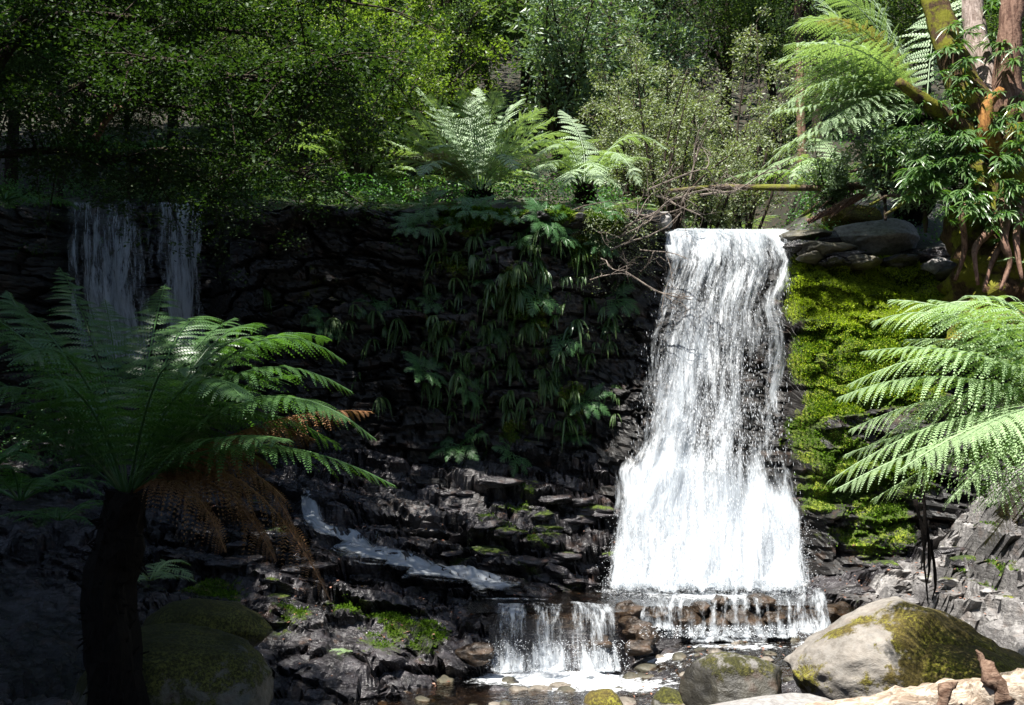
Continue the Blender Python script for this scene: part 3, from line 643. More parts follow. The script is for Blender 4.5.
M_BARKM = bark_mat('mossy bark', (.035, .022, .014), (.09, .055, .03), (.17, .17, .02), 4, .5)
M_BARKO = bark_mat('orange rotten wood', (.14, .06, .02), (.32, .16, .05), (.12, .12, .02), 5, .6)
M_BARKD = bark_mat('dark bark', (.02, .015, .012), (.06, .045, .035), (.06, .075, .015), 5, .6)
M_TWIG = bark_mat('grey dead twigs', (.10, .08, .065), (.26, .22, .19), None)
M_LOG = bark_mat('bleached log wood', (.20, .15, .11), (.46, .39, .32), None, stretch=(2, 10, 10), rough=.75)
M_LOGB = bark_mat('brown log wood', (.08, .045, .03), (.22, .15, .11), None, stretch=(2, 10, 10), rough=.75)
M_HORIZ = bark_mat('mossy fallen log', (.05, .035, .025), (.16, .12, .09), (.16, .17, .03), 3, .52, stretch=(1.5, 9, 9))

# ------------------------------------------------------------ fern fronds
def frond_mesh(name, p0, p1, p2, outward, npairs=26, wid=.42, npn=12, seed=0, droop=.25, stipe=.1, stem=None, prof=None, curl=0, origin=None):
    """one frond: stalk along a bezier p0-p1-p2, pairs of pinnae each with toothed pinnules"""
    r = np.random.default_rng(seed)
    p0, p1, p2 = [np.asarray(q, float) for q in (p0, p1, p2)]
    t = np.linspace(0, 1, npairs + 1)[1:] ** .93; t = stipe + (1 - stipe) * t
    bz = lambda s: (1 - s)[:, None] ** 2 * p0 + 2 * ((1 - s) * s)[:, None] * p1 + s[:, None] ** 2 * p2
    db = lambda s: 2 * (1 - s)[:, None] * (p1 - p0) + 2 * s[:, None] * (p2 - p1)
    B = bz(t); T = nrm(db(t)); o = np.asarray(outward, float)
    ref = np.array([0, 0, 1.]) - .75 * o
    Nn = nrm(ref - T * (T @ ref)[:, None]); S = np.cross(T, Nn)
    m = MB(); spc = np.linalg.norm(B[1:] - B[:-1], axis=1).mean()
    ts = (t - stipe) / (1 - stipe)
    L = wid * np.clip(np.sin(np.pi * np.clip(ts, 0, 1) ** .72) ** .62 * (1 - .25 * ts), .04, 1) if prof is None else wid * prof(ts)
    kv = []; kf = []
    s_ = np.linspace(0, 1, npn + 1)[1:]
    for i in range(npairs):
        for sd in (-1, 1):
            if r.random() < .035: continue
            ln = L[i] * r.uniform(.82, 1.08) * (1 if r.random() > .05 else .6); fwd = .28 + .5 * ts[i] + r.normal(0, .09)
            d = nrm(S[i] * sd + T[i] * fwd + Nn[i] * r.normal(.02, .13)); g = np.array([0, 0, -1.])
            sg = s_[:, None]; Q = B[i] + d * ln * sg + g * ln * droop * sg ** 2 + T[i] * (.10 * ln * sg ** 2)
            pd = nrm(np.gradient(np.vstack([B[i], Q]), axis=0)[1:]); side = nrm(np.cross(pd, Nn[i])); 
            wl = max(spc * (.62 - .12 * ts[i]), .006) * np.sqrt(np.clip(1 - s_ ** 1.6, .02, 1)) * np.clip(s_ * 6 + .35, 0, 1)
            w = ln / npn * .62
            for q in (-1, 1):
                tipq = Q + side * (q * wl)[:, None] + pd * (wl * .45)[:, None] - Nn[i] * (wl * .15)[:, None]
                base1 = Q - pd * w * .75; base2 = Q + pd * w * .35
                mid2 = base2 * .35 + tipq * .65 + pd * w * .55
                kv.append(np.stack([base1, base2, mid2, tipq, tipq * .6 + base1 * .4 - pd * w * .1], 1).reshape(-1, 3))
    V = np.concatenate(kv); nk = len(V) // 5
    F = (np.arange(nk) * 5)[:, None] + np.array([[0, 1, 2, 3]]); F3 = (np.arange(nk) * 5)[:, None] + np.array([[0, 3, 4]])
    m.add(V, F3, F, np.tile([0, 0, .3, .6, .3], nk))
    st = np.linspace(0, 1, 12); rr = .0035 + .010 * (1 - st) * max(.5, wid)
    m.tube(bz(st), rr, 5)
    me = m.mesh(name, False, origin)
    return me, None
def make_fern(name, base, fronds, m, label, group=None, cat='tree fern', trunk=None, rad=.12, seed=0, **kw):
    """fronds: list of (p1, p2[, opts]) world points; base = crown point"""
    base = np.asarray(base, float); foot = np.asarray(trunk[0] if trunk else base, float)
    e = thing(name, foot, label, cat, group)
    if trunk:
        mb = MB(); r = np.random.default_rng(seed + 5)
        pts = [np.array(q) for q in trunk] + [base]
        mb.tube(pts, np.linspace(rad * 1.25, rad, len(pts)), 14, .35, seed=seed, sub=8)
        for k in range(260):                      # old frond stubs
            s = r.random(); i = min(int(s * (len(pts) - 1)), len(pts) - 2); f = s * (len(pts) - 1) - i; c = pts[i] * (1 - f) + pts[i + 1] * f
            th = r.random() * 6.283; dd = np.array([math.cos(th), math.sin(th), .0]); a = c + dd * rad * .8
            b = a + dd * r.uniform(.03, .1) + np.array([0, 0, r.uniform(-.14, .12)]); mb.tube([a, b], [.012, .004], 4)
        obj('trunk', mb.mesh('trunk', False, foot), M_TRUNKD, e)
    for i, f in enumerate(fronds):
        p1, p2 = np.asarray(f[0], float), np.asarray(f[1], float); op = dict(kw); 
        mm = m
        if len(f) > 2: op.update(f[2]); mm = op.pop('m', m); lab = op.pop('lab', None)
        else: lab = None
        o2 = (p2 - base) * np.array([1, 1, 0]); o2 = o2 / (np.linalg.norm(o2) + 1e-6)
        me, _ = frond_mesh('frond', base + nrm(o2) * .04, p1, p2, o2, seed=seed * 100 + i, origin=foot, **op)
        ob = obj('frond', me, mm, e)
        if lab: ob['label'] = lab
    return e

def ring_fern(nf, L, elev=(35, 75), wid=.35, seed=0, tipdrop=.5, **kw):
    """generic fern (fronds in a ring) in local coordinates -> list of frond meshes"""
    r = np.random.default_rng(seed); out = []
    for i in range(nf):
        az = 2 * math.pi * (i + r.uniform(-.25, .25)) / nf; el = math.radians(r.uniform(*elev)); l = L * r.uniform(.8, 1.1)
        o = np.array([math.cos(az), math.sin(az), 0]); p1 = o * l * .55 * math.cos(el) + np.array([0, 0, l * .6 * math.sin(el)])
        p2 = o * l * (.75 + .2 * math.cos(el)) + np.array([0, 0, l * (.62 * math.sin(el) - tipdrop * r.uniform(.2, .7))])
        me, _ = frond_mesh('frond', o * .02, p1, p2, o, wid=wid * l, seed=seed * 50 + i, **kw); out.append(me)
    return out
def fern_proto(name, meshes, m):
    e = bpy.data.objects.new(name, None); e.empty_display_size = .1; COL.objects.link(e)
    for me in meshes: obj('frond', me, m, e)
    return e

# ---- left tree fern, in shade, drooping fronds with sunlit tips
S = P
def F_(a, b, **o): return (np.array(a), np.array(b), o) if o else (np.array(a), np.array(b))
cb_ = P(128, 492, 6.3)
fl = []
for (c, t_) in [(((60,330,6.3)), (-50,300,6.0)), ((40,345,6.6), (8,292,6.7)), ((70,360,6.9), (35,330,7.3)), ((100,330,6.8), (60,268,7.4)), ((115,340,6.9), (105,300,7.5)), ((150,330,6.9), (165,285,7.6)),
               ((175,340,6.6), (235,318,7.1)), ((205,300,6.2), (282,345,6.4)), ((235,275,6.2), (345,362,6.2)), ((225,310,6.0), (352,392,5.9)), ((250,330,6.1), (376,440,6.0)), ((225,360,6.3), (340,448,6.6)), ((235,300,6.5),(330,340,7.0)), ((200,310,6.4),(262,325,6.9)), ((245,350,5.9),(350,420,5.6)), ((30,300,6.2),(-60,330,6.0)), ((60,290,6.5),(-20,300,6.6)), ((170,290,6.8),(215,320,7.3)), ((80,310,5.9),(20,360,5.4)), ((45,350,5.9),(-30,400,5.5)), ((185,330,5.9),(245,400,5.2)),
               ((235,400,5.9), (395,486,5.8)), ((190,420,5.8), (290,440,5.3)), ((60,400,6.0), (-40,420,5.6)), ((40,420,6.2), (-60,400,6.3)), ((90,370,5.9), (40,380,5.2)), ((150,370,5.8), (170,365,5.1)), ((205,375,6.6), (300,375,7.1)), ((20,370,6.1),(-80,350,5.8))]:
    fl.append(F_(P(*c), P(*t_)))
for (c, t_) in [((235,420,6.5), (262,540,6.6)), ((240,410,6.2), (330,600,6.3)), ((225,430,6.4), (285,500,6.4)), ((200,430,6.3), (250,520,6.2)), ((225,415,6.3),(272,470,6.5)), ((250,400,6.2),(315,440,6.3)), ((215,440,6.2),(275,560,6.3)), ((190,450,6.1),(225,550,6.0)), ((245,400,6.4),(300,545,6.6)), ((260,400,6.3),(372,412,6.4))]:
    fl.append(F_(P(*c), P(*t_), m=M_FERND, lab='rust brown dead frond hanging down', wid=.22, droop=1.0, npairs=30))
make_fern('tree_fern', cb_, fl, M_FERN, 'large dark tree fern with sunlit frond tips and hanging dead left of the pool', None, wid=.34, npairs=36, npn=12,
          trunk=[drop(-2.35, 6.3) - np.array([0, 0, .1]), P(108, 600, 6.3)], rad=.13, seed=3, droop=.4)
# ---- right foreground tree fern (crown off the right edge)
cb_ = P(1100, 425, 6.0)
fl = []
for (c, t_) in [((985,280,6.3), (872,322,6.5)), ((990,310,6.2), (848,385,6.4)), ((960,345,6.0), (838,398,6.0)), ((985,375,5.9), (828,482,6.0)), ((1000,400,5.8), (835,490,5.7)), ((1000,420,5.9), (872,500,6.0)),
               ((1040,400,5.6), (950,500,5.4)), ((1040,290,5.8), (965,296,5.4)), ((1180,340,6.0), (1280,380,5.9)), ((1170,400,5.8), (1250,500,5.6)), ((1020,330,6.4), (905,340,6.9)), ((1100,330,5.5), (1080,330,4.9)), ((1000,345,6.1), (880,440,6.3)), ((1000,300,6.5), (890,300,6.8)), ((1010,330,6.0),(862,352,6.0)), ((990,360,6.3),(850,430,6.5)), ((1010,390,6.1),(845,455,6.2)), ((1030,380,5.7),(900,470,5.5)), ((1050,430,5.8),(990,505,5.6)), ((1030,310,6.1),(930,300,6.1)), ((1050,380,5.4),(960,440,5.1)), ((1040,280,6.4),(940,305,6.6))]:
    fl.append(F_(P(*c), P(*t_)))
fl.append(F_(P(1060, 440, 6.1), P(985, 545, 6.2), m=M_FERNT, lab='pale withering frond', wid=.2))
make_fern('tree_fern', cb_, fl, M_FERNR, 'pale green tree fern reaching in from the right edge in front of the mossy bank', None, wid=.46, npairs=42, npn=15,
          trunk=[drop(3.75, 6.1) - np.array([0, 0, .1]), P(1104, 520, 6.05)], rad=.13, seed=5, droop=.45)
# ---- middle tree fern on the cliff top
base = drop(P(478, 195, 13.6)[0], 13.5); cb_ = P(480, 192, 13.5)
fl = []
for (c, t_, *o) in [((440,110,13.6), (418,88,13.9)), ((472,120,13.9), (478,88,14.3)), ((495,110,13.8), (524,99,14.0)), ((435,135,13.3), (388,122,13.0)), ((430,140,13.2), (382,132,12.6)),
               ((500,140,13.2), (556,118,13.3)), ((530,120,13.6), (588,150,13.7)), ((420,150,13.8), (385,140,14.4)), ((520,160,13.1), (560,192,12.8)), ((460,130,13), (430,150,12.4)), ((540,140,13.6), (600,140,13.9)), ((500,130,13), (515,170,12.4)), ((455,125,14), (445,105,14.8))]:
    fl.append(F_(P(*c), P(*t_)))
fl += [F_(P(*c), P(*t_)) for c, t_ in [((450,105,13.3),(425,95,13.0)), ((485,105,13.2),(500,92,12.9)), ((510,120,13.3),(545,108,12.9)), ((430,145,13.6),(378,148,13.5)), ((515,150,13.5),(580,165,13.6)), ((445,140,12.9),(420,175,12.3)), ((430,115,13.4),(400,108,13.0)), ((425,150,13.3),(376,165,13.0)), ((520,125,13.6),(570,135,13.8)), ((505,140,12.9),(550,160,12.5)), ((470,110,13.1),(462,90,12.7))]]
fl.append(F_(P(440, 140, 13.2), P(392, 160, 12.8), m=M_FERNT, lab='withering pinkish frond', wid=.2, droop=.6)); fl.append(F_(P(450, 140, 13.0), P(410, 158, 12.6), m=M_FERNT, lab='withering pinkish frond', droop=.6))
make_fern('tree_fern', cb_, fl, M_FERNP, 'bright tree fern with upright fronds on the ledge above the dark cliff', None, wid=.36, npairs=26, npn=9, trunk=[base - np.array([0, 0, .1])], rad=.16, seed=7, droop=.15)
cb_ = P(585, 185, 13.3)
fl = [F_(P(*c), P(*t_)) for c, t_ in [((620,110,13.4),(668,150,13.2)),((570,115,13),(530,165,12.5)),((610,120,12.8),(640,185,12.4)),((560,120,13.4), (520,150,13.2)), ((555,140,13.2), (535,180,12.7)), ((590,130,13.6), (560,110,14)), ((610,150,13.2), (632,160,13.0)), ((600,165,13), (622,190,12.7)), ((575,150,12.8), (560,195,12.4)), ((620,150,13.6), (650,160,13.8)), ((590,140,13), (600,185,12.4))]]
make_fern('tree_fern', cb_, fl, M_FERNP, 'low spreading pale fern right of the upright tree fern on the ledge', None, wid=.34, npairs=24, npn=9, trunk=[drop(cb_[0], cb_[1]) - np.array([0, 0, .1])], rad=.10, seed=8, droop=.3)
# ---- upper right tree fern, fronds fan out to the left
cb_ = P(925, 110, 12.2)
fl = []
for (c, t_, *o) in [((860,-5,12.5), (788,28,12.6)), ((860,20,12.3), (778,60,12.3)), ((850,40,12.1), (772,62,11.8)), ((850,55,12.3), (792,82,12.4)), ((850,70,12), (800,112,12)), ((835,60,12), (770,115,11.8)), ((850,95,12), (775,112,11.6)),
                ((840,90,11.8), (762,168,11.6)), ((855,110,11.7), (775,150,11.4)), ((860,40,12.8), (815,-8,13.2)), ((890,10,12.6), (850,-30,12.8)), ((880,75,12), (820,130,11.5)), ((930,0,12.5), (960,-40,12.8)),  ((870,30,11.6), (800,45,11.0)), ((870,50,12.2),(800,70,12.1)), ((860,80,12.1),(790,105,12.0)), ((975,60,12.5),(1050,90,12.6)), ((860,50,11.9),(790,100,11.7)), ((850,30,12.0),(785,45,11.7)), ((850,85,12.2),(785,130,12.1)), ((860,10,12.2),(800,18,12.0)), ((870,100,11.9),(810,150,11.5)), ((850,65,12.5),(780,90,12.5)), ((870,-10,12.4),(825,-5,12.2))]:
    fl.append(F_(P(*c), P(*t_)))
fl.append(F_(P(870, 5, 12.0), P(815, 22, 11.8), m=M_FERNT, lab='pinkish withering frond near the top', wid=.3))
make_fern('tree_fern', cb_, fl, M_FERNP, 'tall pale tree fern whose long fronds fan out left of the mossy tree', None, wid=.56, npairs=36, npn=11,
          trunk=[drop(cb_[0] + .1, 13.2) - np.array([0, 0, .1]), P(935, 160, 12.6)], rad=.15, seed=9, droop=.32)
cb_ = P(845, 192, 14.0)
fl = [F_(P(*c), P(*t_)) for c, t_ in [((800,130,14), (762,178,13.6)), ((815,130,13.8), (790,185,13.2)), ((835,140,13.6), (832,190,13)), ((860,140,13.8), (885,185,13.4)), ((790,150,14.2), (735,190,14)), ((830,130,14.6), (810,140,15)), ((780,155,13.8), (725,180,13.5))]]
make_fern('tree_fern', cb_, fl, M_FERNR, 'low yellow green fern behind the horizontal log above the waterfall', None, wid=.3, npairs=22, npn=8, trunk=[drop(cb_[0], cb_[1]) - np.array([0, 0, .1])], rad=.1, seed=10, droop=.35)

# ---- small generic ferns
fpA = ring_fern(11, .62, (25, 60), .24, 21, npairs=18, npn=7, stipe=.12)
fpB = ring_fern(9, .5, (10, 50), .28, 22, npairs=16, npn=7, stipe=.12)
def place_fern(px, py, Yd, sc, label, m=M_FERNF, meshes=fpA, on=None, group=None, rot=None, name='fern'):
    if on is None:
        p = P(px, py, Yd); g = drop(p[0], p[1]); g[2] = g[2] if abs(g[2] - p[2]) < .5 else p[2]
    else: g = P(px, py, Yd)
    e = thing(name, g, label, 'fern', group); e.scale = (sc,) * 3; e.rotation_euler[2] = rng.random() * 6.28 if rot is None else rot
    for me in meshes:
        o = link(bpy.data.objects.new('frond', me), e)
        if not me.materials: me.materials.append(m)
        if me.materials[0] != m: o.material_slots[0].link = 'OBJECT'; o.material_slots[0].material = m
    return e
place_fern(20, 500, 7.6, 1.1, 'low fern with cool green fronds at the left edge beside the tree fern trunk')
place_fern(60, 520, 7.2, .9, 'small leafy fern just left of the shaggy dark trunk', meshes=fpB)
place_fern(-10, 470, 8.2, 1.2, 'dim fern cut off by the left edge, behind the lower fern')
place_fern(150, 580, 7.6, .85, 'small bright fern low on the rocks right of the tree fern trunk', M_FERNR, fpB, rot=.4)
place_fern(265, 150, 12.6, 1.7, 'bright sunlit fern on the slope behind the overhanging branches', M_FERNR)
place_fern(300, 175, 13.4, 1.6, 'second bright fern at the foot of the slope, left of the ledge', M_FERNR, fpB)
place_fern(110, 165, 13.2, 1.6, 'dim fern above the shaded left waterfall', M_FERNF)
place_fern(355, 200, 12.9, .9, 'small fern on the ledge left of the upright tree fern', M_FERNP, fpB)
place_fern(395, 203, 12.6, .6, 'tiny fern at the brink of the dark cliff', M_FERNP, fpA)
place_fern(15, 40, 12.0, 2.2, 'fern frond cluster glimpsed high at the top left corner', M_FERNF, fpA, on=1)
place_fern(5, 200, 11.8, 1.8, 'dim fern at the left edge beside the shaded waterfall top', M_FERNF, fpB)
place_fern(530, 200, 12.6, .8, 'small pale fern on the mossy ledge below the tree ferns', M_FERNP, fpB)
place_fern(625, 205, 12.8, .8, 'small pale fern at the right end of the mossy ledge', M_FERNP, fpA)
place_fern(1015, 150, 11.0, .8, 'small fern rooted on the mossy tree at the right edge', M_FERNR, fpB, on=1)
place_fern(1022, 265, 10.6, .6, 'tiny fern under the mossy tree roots at the right edge', M_FERNR, fpB, on=1)
place_fern(345, 640, 9.3, .30, 'tiny bright plant on the shaded ledge beside the lower stream', M_FERNR, fpB)
for q in range(26):                                  # more ferns over the slope above, partly hidden
    x = rng.uniform(-6, 6); y = rng.uniform(14.5, 21); g = drop(x, y)
    if abs(x - 2.7) < 1 and y < 17: continue
    e = thing('fern', g, 'fern growing on the forest floor of the slope above the falls', 'fern', 'ferns on the slope above the falls'); e.scale = (rng.uniform(1.2, 2.4),) * 3; e.rotation_euler[2] = rng.random() * 6.28
    for me in (fpA if q % 2 else fpB):
        o = link(bpy.data.objects.new('frond', me), e); o.material_slots[0].link = 'OBJECT'; o.material_slots[0].material = (M_FERNF, M_FERNP, M_FERNR)[q % 3]

# ------------------------------------------------------------ leaf sprays, crowns
LEAF = np.array([[0, 0, 0], [.30, .45, .06], [0, 1, -.04], [-.30, .45, .06]])
def spray_leaves(m, centers, dirs, R, n, size, flat=.35, seed=0, tilt=.55, narrow=1., up=1.0):
    """sprays: leaves scattered round a centre in a flattened cloud, bases toward the twig"""
    r = np.random.default_rng(seed); centers = np.asarray(centers, float); k = len(centers)
    R = np.broadcast_to(R, (k,)); cidx = np.repeat(np.arange(k), n); C = centers[cidx]; D = np.asarray(dirs, float)[cidx]
    off = r.normal(size=(k * n, 3)) * .5; off[:, 2] *= flat
    off = off * R[cidx][:, None]; off[:, 2] -= .35 * (off[:, 0] ** 2 + off[:, 1] ** 2) / (R[cidx] + .01)
    pos = C + off
    nor = nrm(np.array([0, 0, up]) + r.normal(size=(k * n, 3)) * tilt)
    yd = nrm(off * .8 / (R[cidx][:, None] + 1e-6) + D * .5 + r.normal(size=(k * n, 3)) * .5); yd = nrm(yd - nor * (yd * nor).sum(1, keepdims=True)); xd = np.cross(yd, nor)
    s = size * r.uniform(.6, 1.25, (k * n, 1))
    L = LEAF * np.array([narrow, 1, 1])
    V = pos[:, None] + s[:, None] * (L[None, :, 0:1] * xd[:, None] + L[None, :, 1:2] * yd[:, None] + L[None, :, 2:3] * nor[:, None])
    b = np.arange(k * n)[:, None] * 4
    m.add(V.reshape(-1, 3), np.vstack([b + np.array([0, 1, 2]), b + np.array([0, 2, 3])]))
def crown_pts(r, k, rad, gap=.0, seed=0):
    """spray centres in an uneven ellipsoid crown"""
    out = []
    while len(out) < k:
        p = r.uniform(-1, 1, (k * 3, 3)); l = np.linalg.norm(p, axis=1); edge = .72 + .35 * vn(p[:, 0] * 2.2, p[:, 1] * 2.2, p[:, 2] * 2.2, seed)
        ok = (l < edge) & (l > .25) & (vn(p[:, 0] * 3.3, p[:, 1] * 3.3, p[:, 2] * 3.3, seed + 3) > gap)
        out.extend(p[ok].tolist())
    return np.array(out[:k]) * np.asarray(rad)
def crown_merge(m, tw, m_leaf, m_bark):
    nl = m.n; V = np.concatenate(tw.V); T = np.concatenate(tw.T); Q = np.concatenate(tw.Q); m.add(V, T, Q); me = m.mesh('crown', False)
    me.materials.append(m_leaf); me.materials.append(m_bark)
    ls = np.empty(len(me.polygons), np.int32); me.polygons.foreach_get('loop_start', ls); vi = np.empty(len(me.loops), np.int32); me.loops.foreach_get('vertex_index', vi)
    me.polygons.foreach_set('material_index', (vi[ls] >= nl).astype(np.int32)); return me
def tree_meshes(seed, H, rad, k, n, size, R, trunk_r, m_leaf, m_bark, crown_z=.66, flat=.3, tilt=.55, narrow=1., gap=-.15, limbs=9, lean=(0, 0), ntw=70):
    r = np.random.default_rng(seed); c = crown_pts(r, k, rad, gap, seed) + np.array([lean[0], lean[1], H * crown_z])
    m = MB(); spray_leaves(m, c, nrm(c - np.array([0, 0, H * crown_z])), R * r.uniform(.6, 1.3, k), n, size, flat, seed, tilt, narrow)
    top = np.array([lean[0] * .8, lean[1] * .8, H * .9]); t = MB()
    mid = np.array([lean[0] * .3 + r.normal(0, .03 * H), lean[1] * .3 + r.normal(0, .03 * H), H * .45])
    t.tube([(0, 0, -.4), (0, 0, H * .12), mid, top], [trunk_r * 1.3, trunk_r, trunk_r * .75, trunk_r * .2], 10, .15, seed=seed, sub=8)
    for i in range(limbs):
        s = r.uniform(.35, .85); b = np.array([0, 0, 0]) * (1 - s) + top * s if s > .5 else mid * (s / .5) ; j = r.integers(k); e = c[j]
        t.tube([b, (b + e) / 2 + np.array([0, 0, .12 * H * r.random()]), e], [trunk_r * .4, trunk_r * .22, trunk_r * .06], 6, .1, seed=i, sub=4)
    tw = MB()
    for j in r.choice(k, min(k, ntw), False):
        e = c[j]; d = nrm(r.normal(size=3) + np.array([0, 0, .2])) * R * 1.3; tw.tube([e - d, e, e + d * .7], [.010, .007, .003], 3)
    tm = t.mesh('trunk', True); tm.materials.append(m_bark); return tm, crown_merge(m, tw, m_leaf, m_bark)
def shrub_meshes(seed, H, spread, nst, sub_, R, n, size, m_leaf, m_bark, narrow=.8, r0=.018, flat=.8, low=.25):
    """several stems fanning up from one foot, side shoots, leaf sprays along them"""
    r = np.random.default_rng(seed); t = MB(); tw = MB(); C = []; D = []
    for i in range(nst):
        az = r.random() * 6.283; sp = spread * r.uniform(.15, 1.); top = np.array([math.cos(az) * sp, math.sin(az) * sp, H * r.uniform(.6, 1.08) * (1 - .25 * (sp / spread) ** 2)])
        mid = top * np.array([.35, .35, .5]) + r.normal(0, .06 * H, 3) * np.array([1, 1, .3]); t.tube([(0, 0, -.2), (0, 0, .02), mid, top], [r0 * 1.5, r0 * 1.4, r0, r0 * .3], 6, .1, seed=i, sub=6)
        for k in range(sub_):
            s = r.uniform(low, 1.02); b = (1 - s) ** 2 * np.zeros(3) + 2 * s * (1 - s) * mid * 1.15 + s * s * top
            d = nrm(r.normal(size=3) * np.array([1, 1, .55]) + np.array([math.cos(az), math.sin(az), .5]) * .45); l = H * r.uniform(.07, .2) * (1.25 - .6 * s); e = b + d * l
            tw.tube([b, (b + e) / 2 + np.array([0, 0, .02]), e], [r0 * .35, r0 * .25, r0 * .1], 3)
            for q in range(4): C.append(b + (e - b) * r.uniform(.3, 1.1) + r.normal(0, R * .5, 3)); D.append(d)
    m = MB(); spray_leaves(m, C, D, R * r.uniform(.6, 1.3, len(C)), n, size, flat, seed, .8, narrow)
    tm = t.mesh('trunk', True); tm.materials.append(m_bark); return tm, crown_merge(m, tw, m_leaf, m_bark)
def put_tree(name, loc, meshes, label, cat, group=None, sc=1., rot=0):
    e = thing(name, loc, label, cat, group); e.scale = (sc,) * 3; e.rotation_euler[2] = rot
    for nm, me in zip(('trunk', 'crown'), meshes): link(bpy.data.objects.new(nm, me), e)
    return e

# shrubs seen above the cliff
OL = shrub_meshes(31, 2.7, 1.25, 11, 17, .075, 11, .050, M_OLIVE, M_BARKD)
OL2 = shrub_meshes(32, 3.9, 1.15, 11, 22, .085, 12, .055, M_OLIVE, M_BARKD)
GL = shrub_meshes(33, 4.0, 1.5, 12, 17, .16, 9, .12, M_GLOSS, M_BARKD, .6, .03)
BR = shrub_meshes(34, 4.2, 1.7, 14, 24, .13, 16, .07, M_BRIGHT, M_BARKD, .9, .03, .5)
BL = tree_meshes(35, 6.5, (2.2, 2.0, 2.2), 520, 40, .065, .36, .12, M_BLUE, M_BARKD, .62, .3, .45, .9, -.2, 16)
DK = tree_meshes(36, 6.0, (2.0, 1.9, 2.4), 560, 46, .065, .32, .10, M_MID, M_BARKD, .58, .3, .5, 1., -.15, 16)
def onup(px, Yd, dz=0):
    p = P(px, 200, Yd); g = drop(p[0], p[1], 60); return g + np.array([0, 0, dz])
put_tree('shrub', onup(672, 14.2), OL, 'airy pale olive shrub with tiny leaves behind the waterfall lip', 'shrub', sc=1.05)
put_tree('shrub', onup(705, 15.0), OL2, 'pale olive shrub leaning right above the level log', 'shrub', sc=.72, rot=3)
put_tree('shrub', onup(650, 15.6), OL2, 'tall pale olive shrub left of the airy one', 'shrub', sc=.8, rot=4)
put_tree('shrub', onup(742, 16.2), OL2, 'taller pale olive shrub behind and right of the airy one', 'shrub', sc=1.1, rot=1)
put_tree('shrub', onup(635, 15.2), OL, 'dimmer olive shrub between the spreading fern and the airy shrub', 'shrub', sc=.9, rot=2)
put_tree('shrub', onup(560, 17.0), GL, 'glossy grey green shrub behind the upright tree fern', 'shrub', sc=1.15, rot=.6)
put_tree('shrub', onup(620, 18.5), GL, 'glossy shrub higher up the slope, right of the upright tree fern', 'shrub', sc=1.1, rot=2.6)
put_tree('shrub', onup(355, 15.0), BR, 'yellow green shrub left of the upright tree fern', 'shrub', sc=.85, rot=.3)
put_tree('shrub', onup(400, 17.0), BR, 'bright leafy shrub behind the upright tree fern on its left', 'shrub', sc=1.05, rot=1.9)
put_tree('shrub', onup(300, 16.4), BR, 'bright shrub glimpsed through the overhanging dark branches', 'shrub', sc=1., rot=2.9)
put_tree('shrub', onup(820, 19.0), BL, 'dark blue green bush behind the fanned fern fronds', 'shrub', sc=.8, rot=2.9)
bgt = [(495,18.8,DK,.8),(450,18.3,BL,.75),(525,20.5,BL,.9),(470,19.5,BL,.9),(530,22,DK,1.1),(660,20,BL,1.05),(725,22,BL,1.1),(600,23,BL,1.2),(780,21,DK,1.),(860,20,DK,1.),(930,18.5,DK,.9),(1000,17.5,BL,.9),(1060,15.5,DK,.9),(400,20.5,DK,1.1),(330,19.5,DK,1.),(250,18.5,DK,1.),(170,18,DK,1.),(90,17,DK,1.),(10,16.5,DK,1.),(-60,16,DK,1.),(210,15.6,DK,.6),(60,14.6,DK,.55),(130,15.2,DK,.5),(-30,14,DK,.6)]
for i, (px, Yd, ms, sc) in enumerate(bgt):
    put_tree('tree', onup(px, Yd), ms, ('dark blue green forest tree filling the slope behind the falls' if ms is BL else 'dark small-leaved forest tree filling the slope behind the falls'), 'tree', 'forest trees behind the falls' if ms is DK else 'blue green trees behind the falls', sc, i * 1.7)
# far-off wood reading as one mass (and the forest round about)
mf_ = MB(); cs_ = []
for k in range(2600):
    x = rng.uniform(-34, 34); y = rng.uniform(22, 46); g = float(z_upper(np.array([x]), np.array([y]))[0]); cs_.append([x, y, g + rng.uniform(.5, 9)])
cs_ = np.array(cs_); spray_leaves(mf_, cs_, cs_ * 0, 1.3, 26, .26, .45, 77)
tag(obj('far_wood', mf_.mesh('far_wood', False), M_MYRT, kind='stuff'), 'far-off dark green forest mass on the slope', 'forest')
for (px, Yd, r0, mt, lab, lean) in [(433, 17.5, .09, M_BARKG, 'slender pale grey trunk rising behind the upright tree fern', -.2), (803, 19, .08, M_BARKB, 'thin reddish trunk above the fanned fern fronds', .05), (540, 20, .05, M_BARKB, 'thin brown trunk between the glossy shrubs', .3), (384, 19, .07, M_BARKD, 'dim thin trunk behind the bright shrub', .1)]:
    g = onup(px, Yd); mb = MB(); mb.tube([(0, 0, -.3), (lean * .2, 0, 2.), (lean * .7, .1, 5), (lean * 1.5, .2, 11)], [r0 * 1.2, r0, r0 * .9, r0 * .5], 12, .2, sub=8)
    e = thing('tree', g, lab, 'tree'); obj('trunk', mb.mesh('trunk'), mt, e)
    cmx = MB(); r = np.random.default_rng(int(px)); c = crown_pts(r, 150, (2.2, 2.2, 1.8), -.1, 3) + np.array([lean * 1.4, .2, 11.5]); spray_leaves(cmx, c, c * 0, .5, 24, .10, .35, 5)
    obj('crown', cmx.mesh('crown', False), M_MYRT, e)

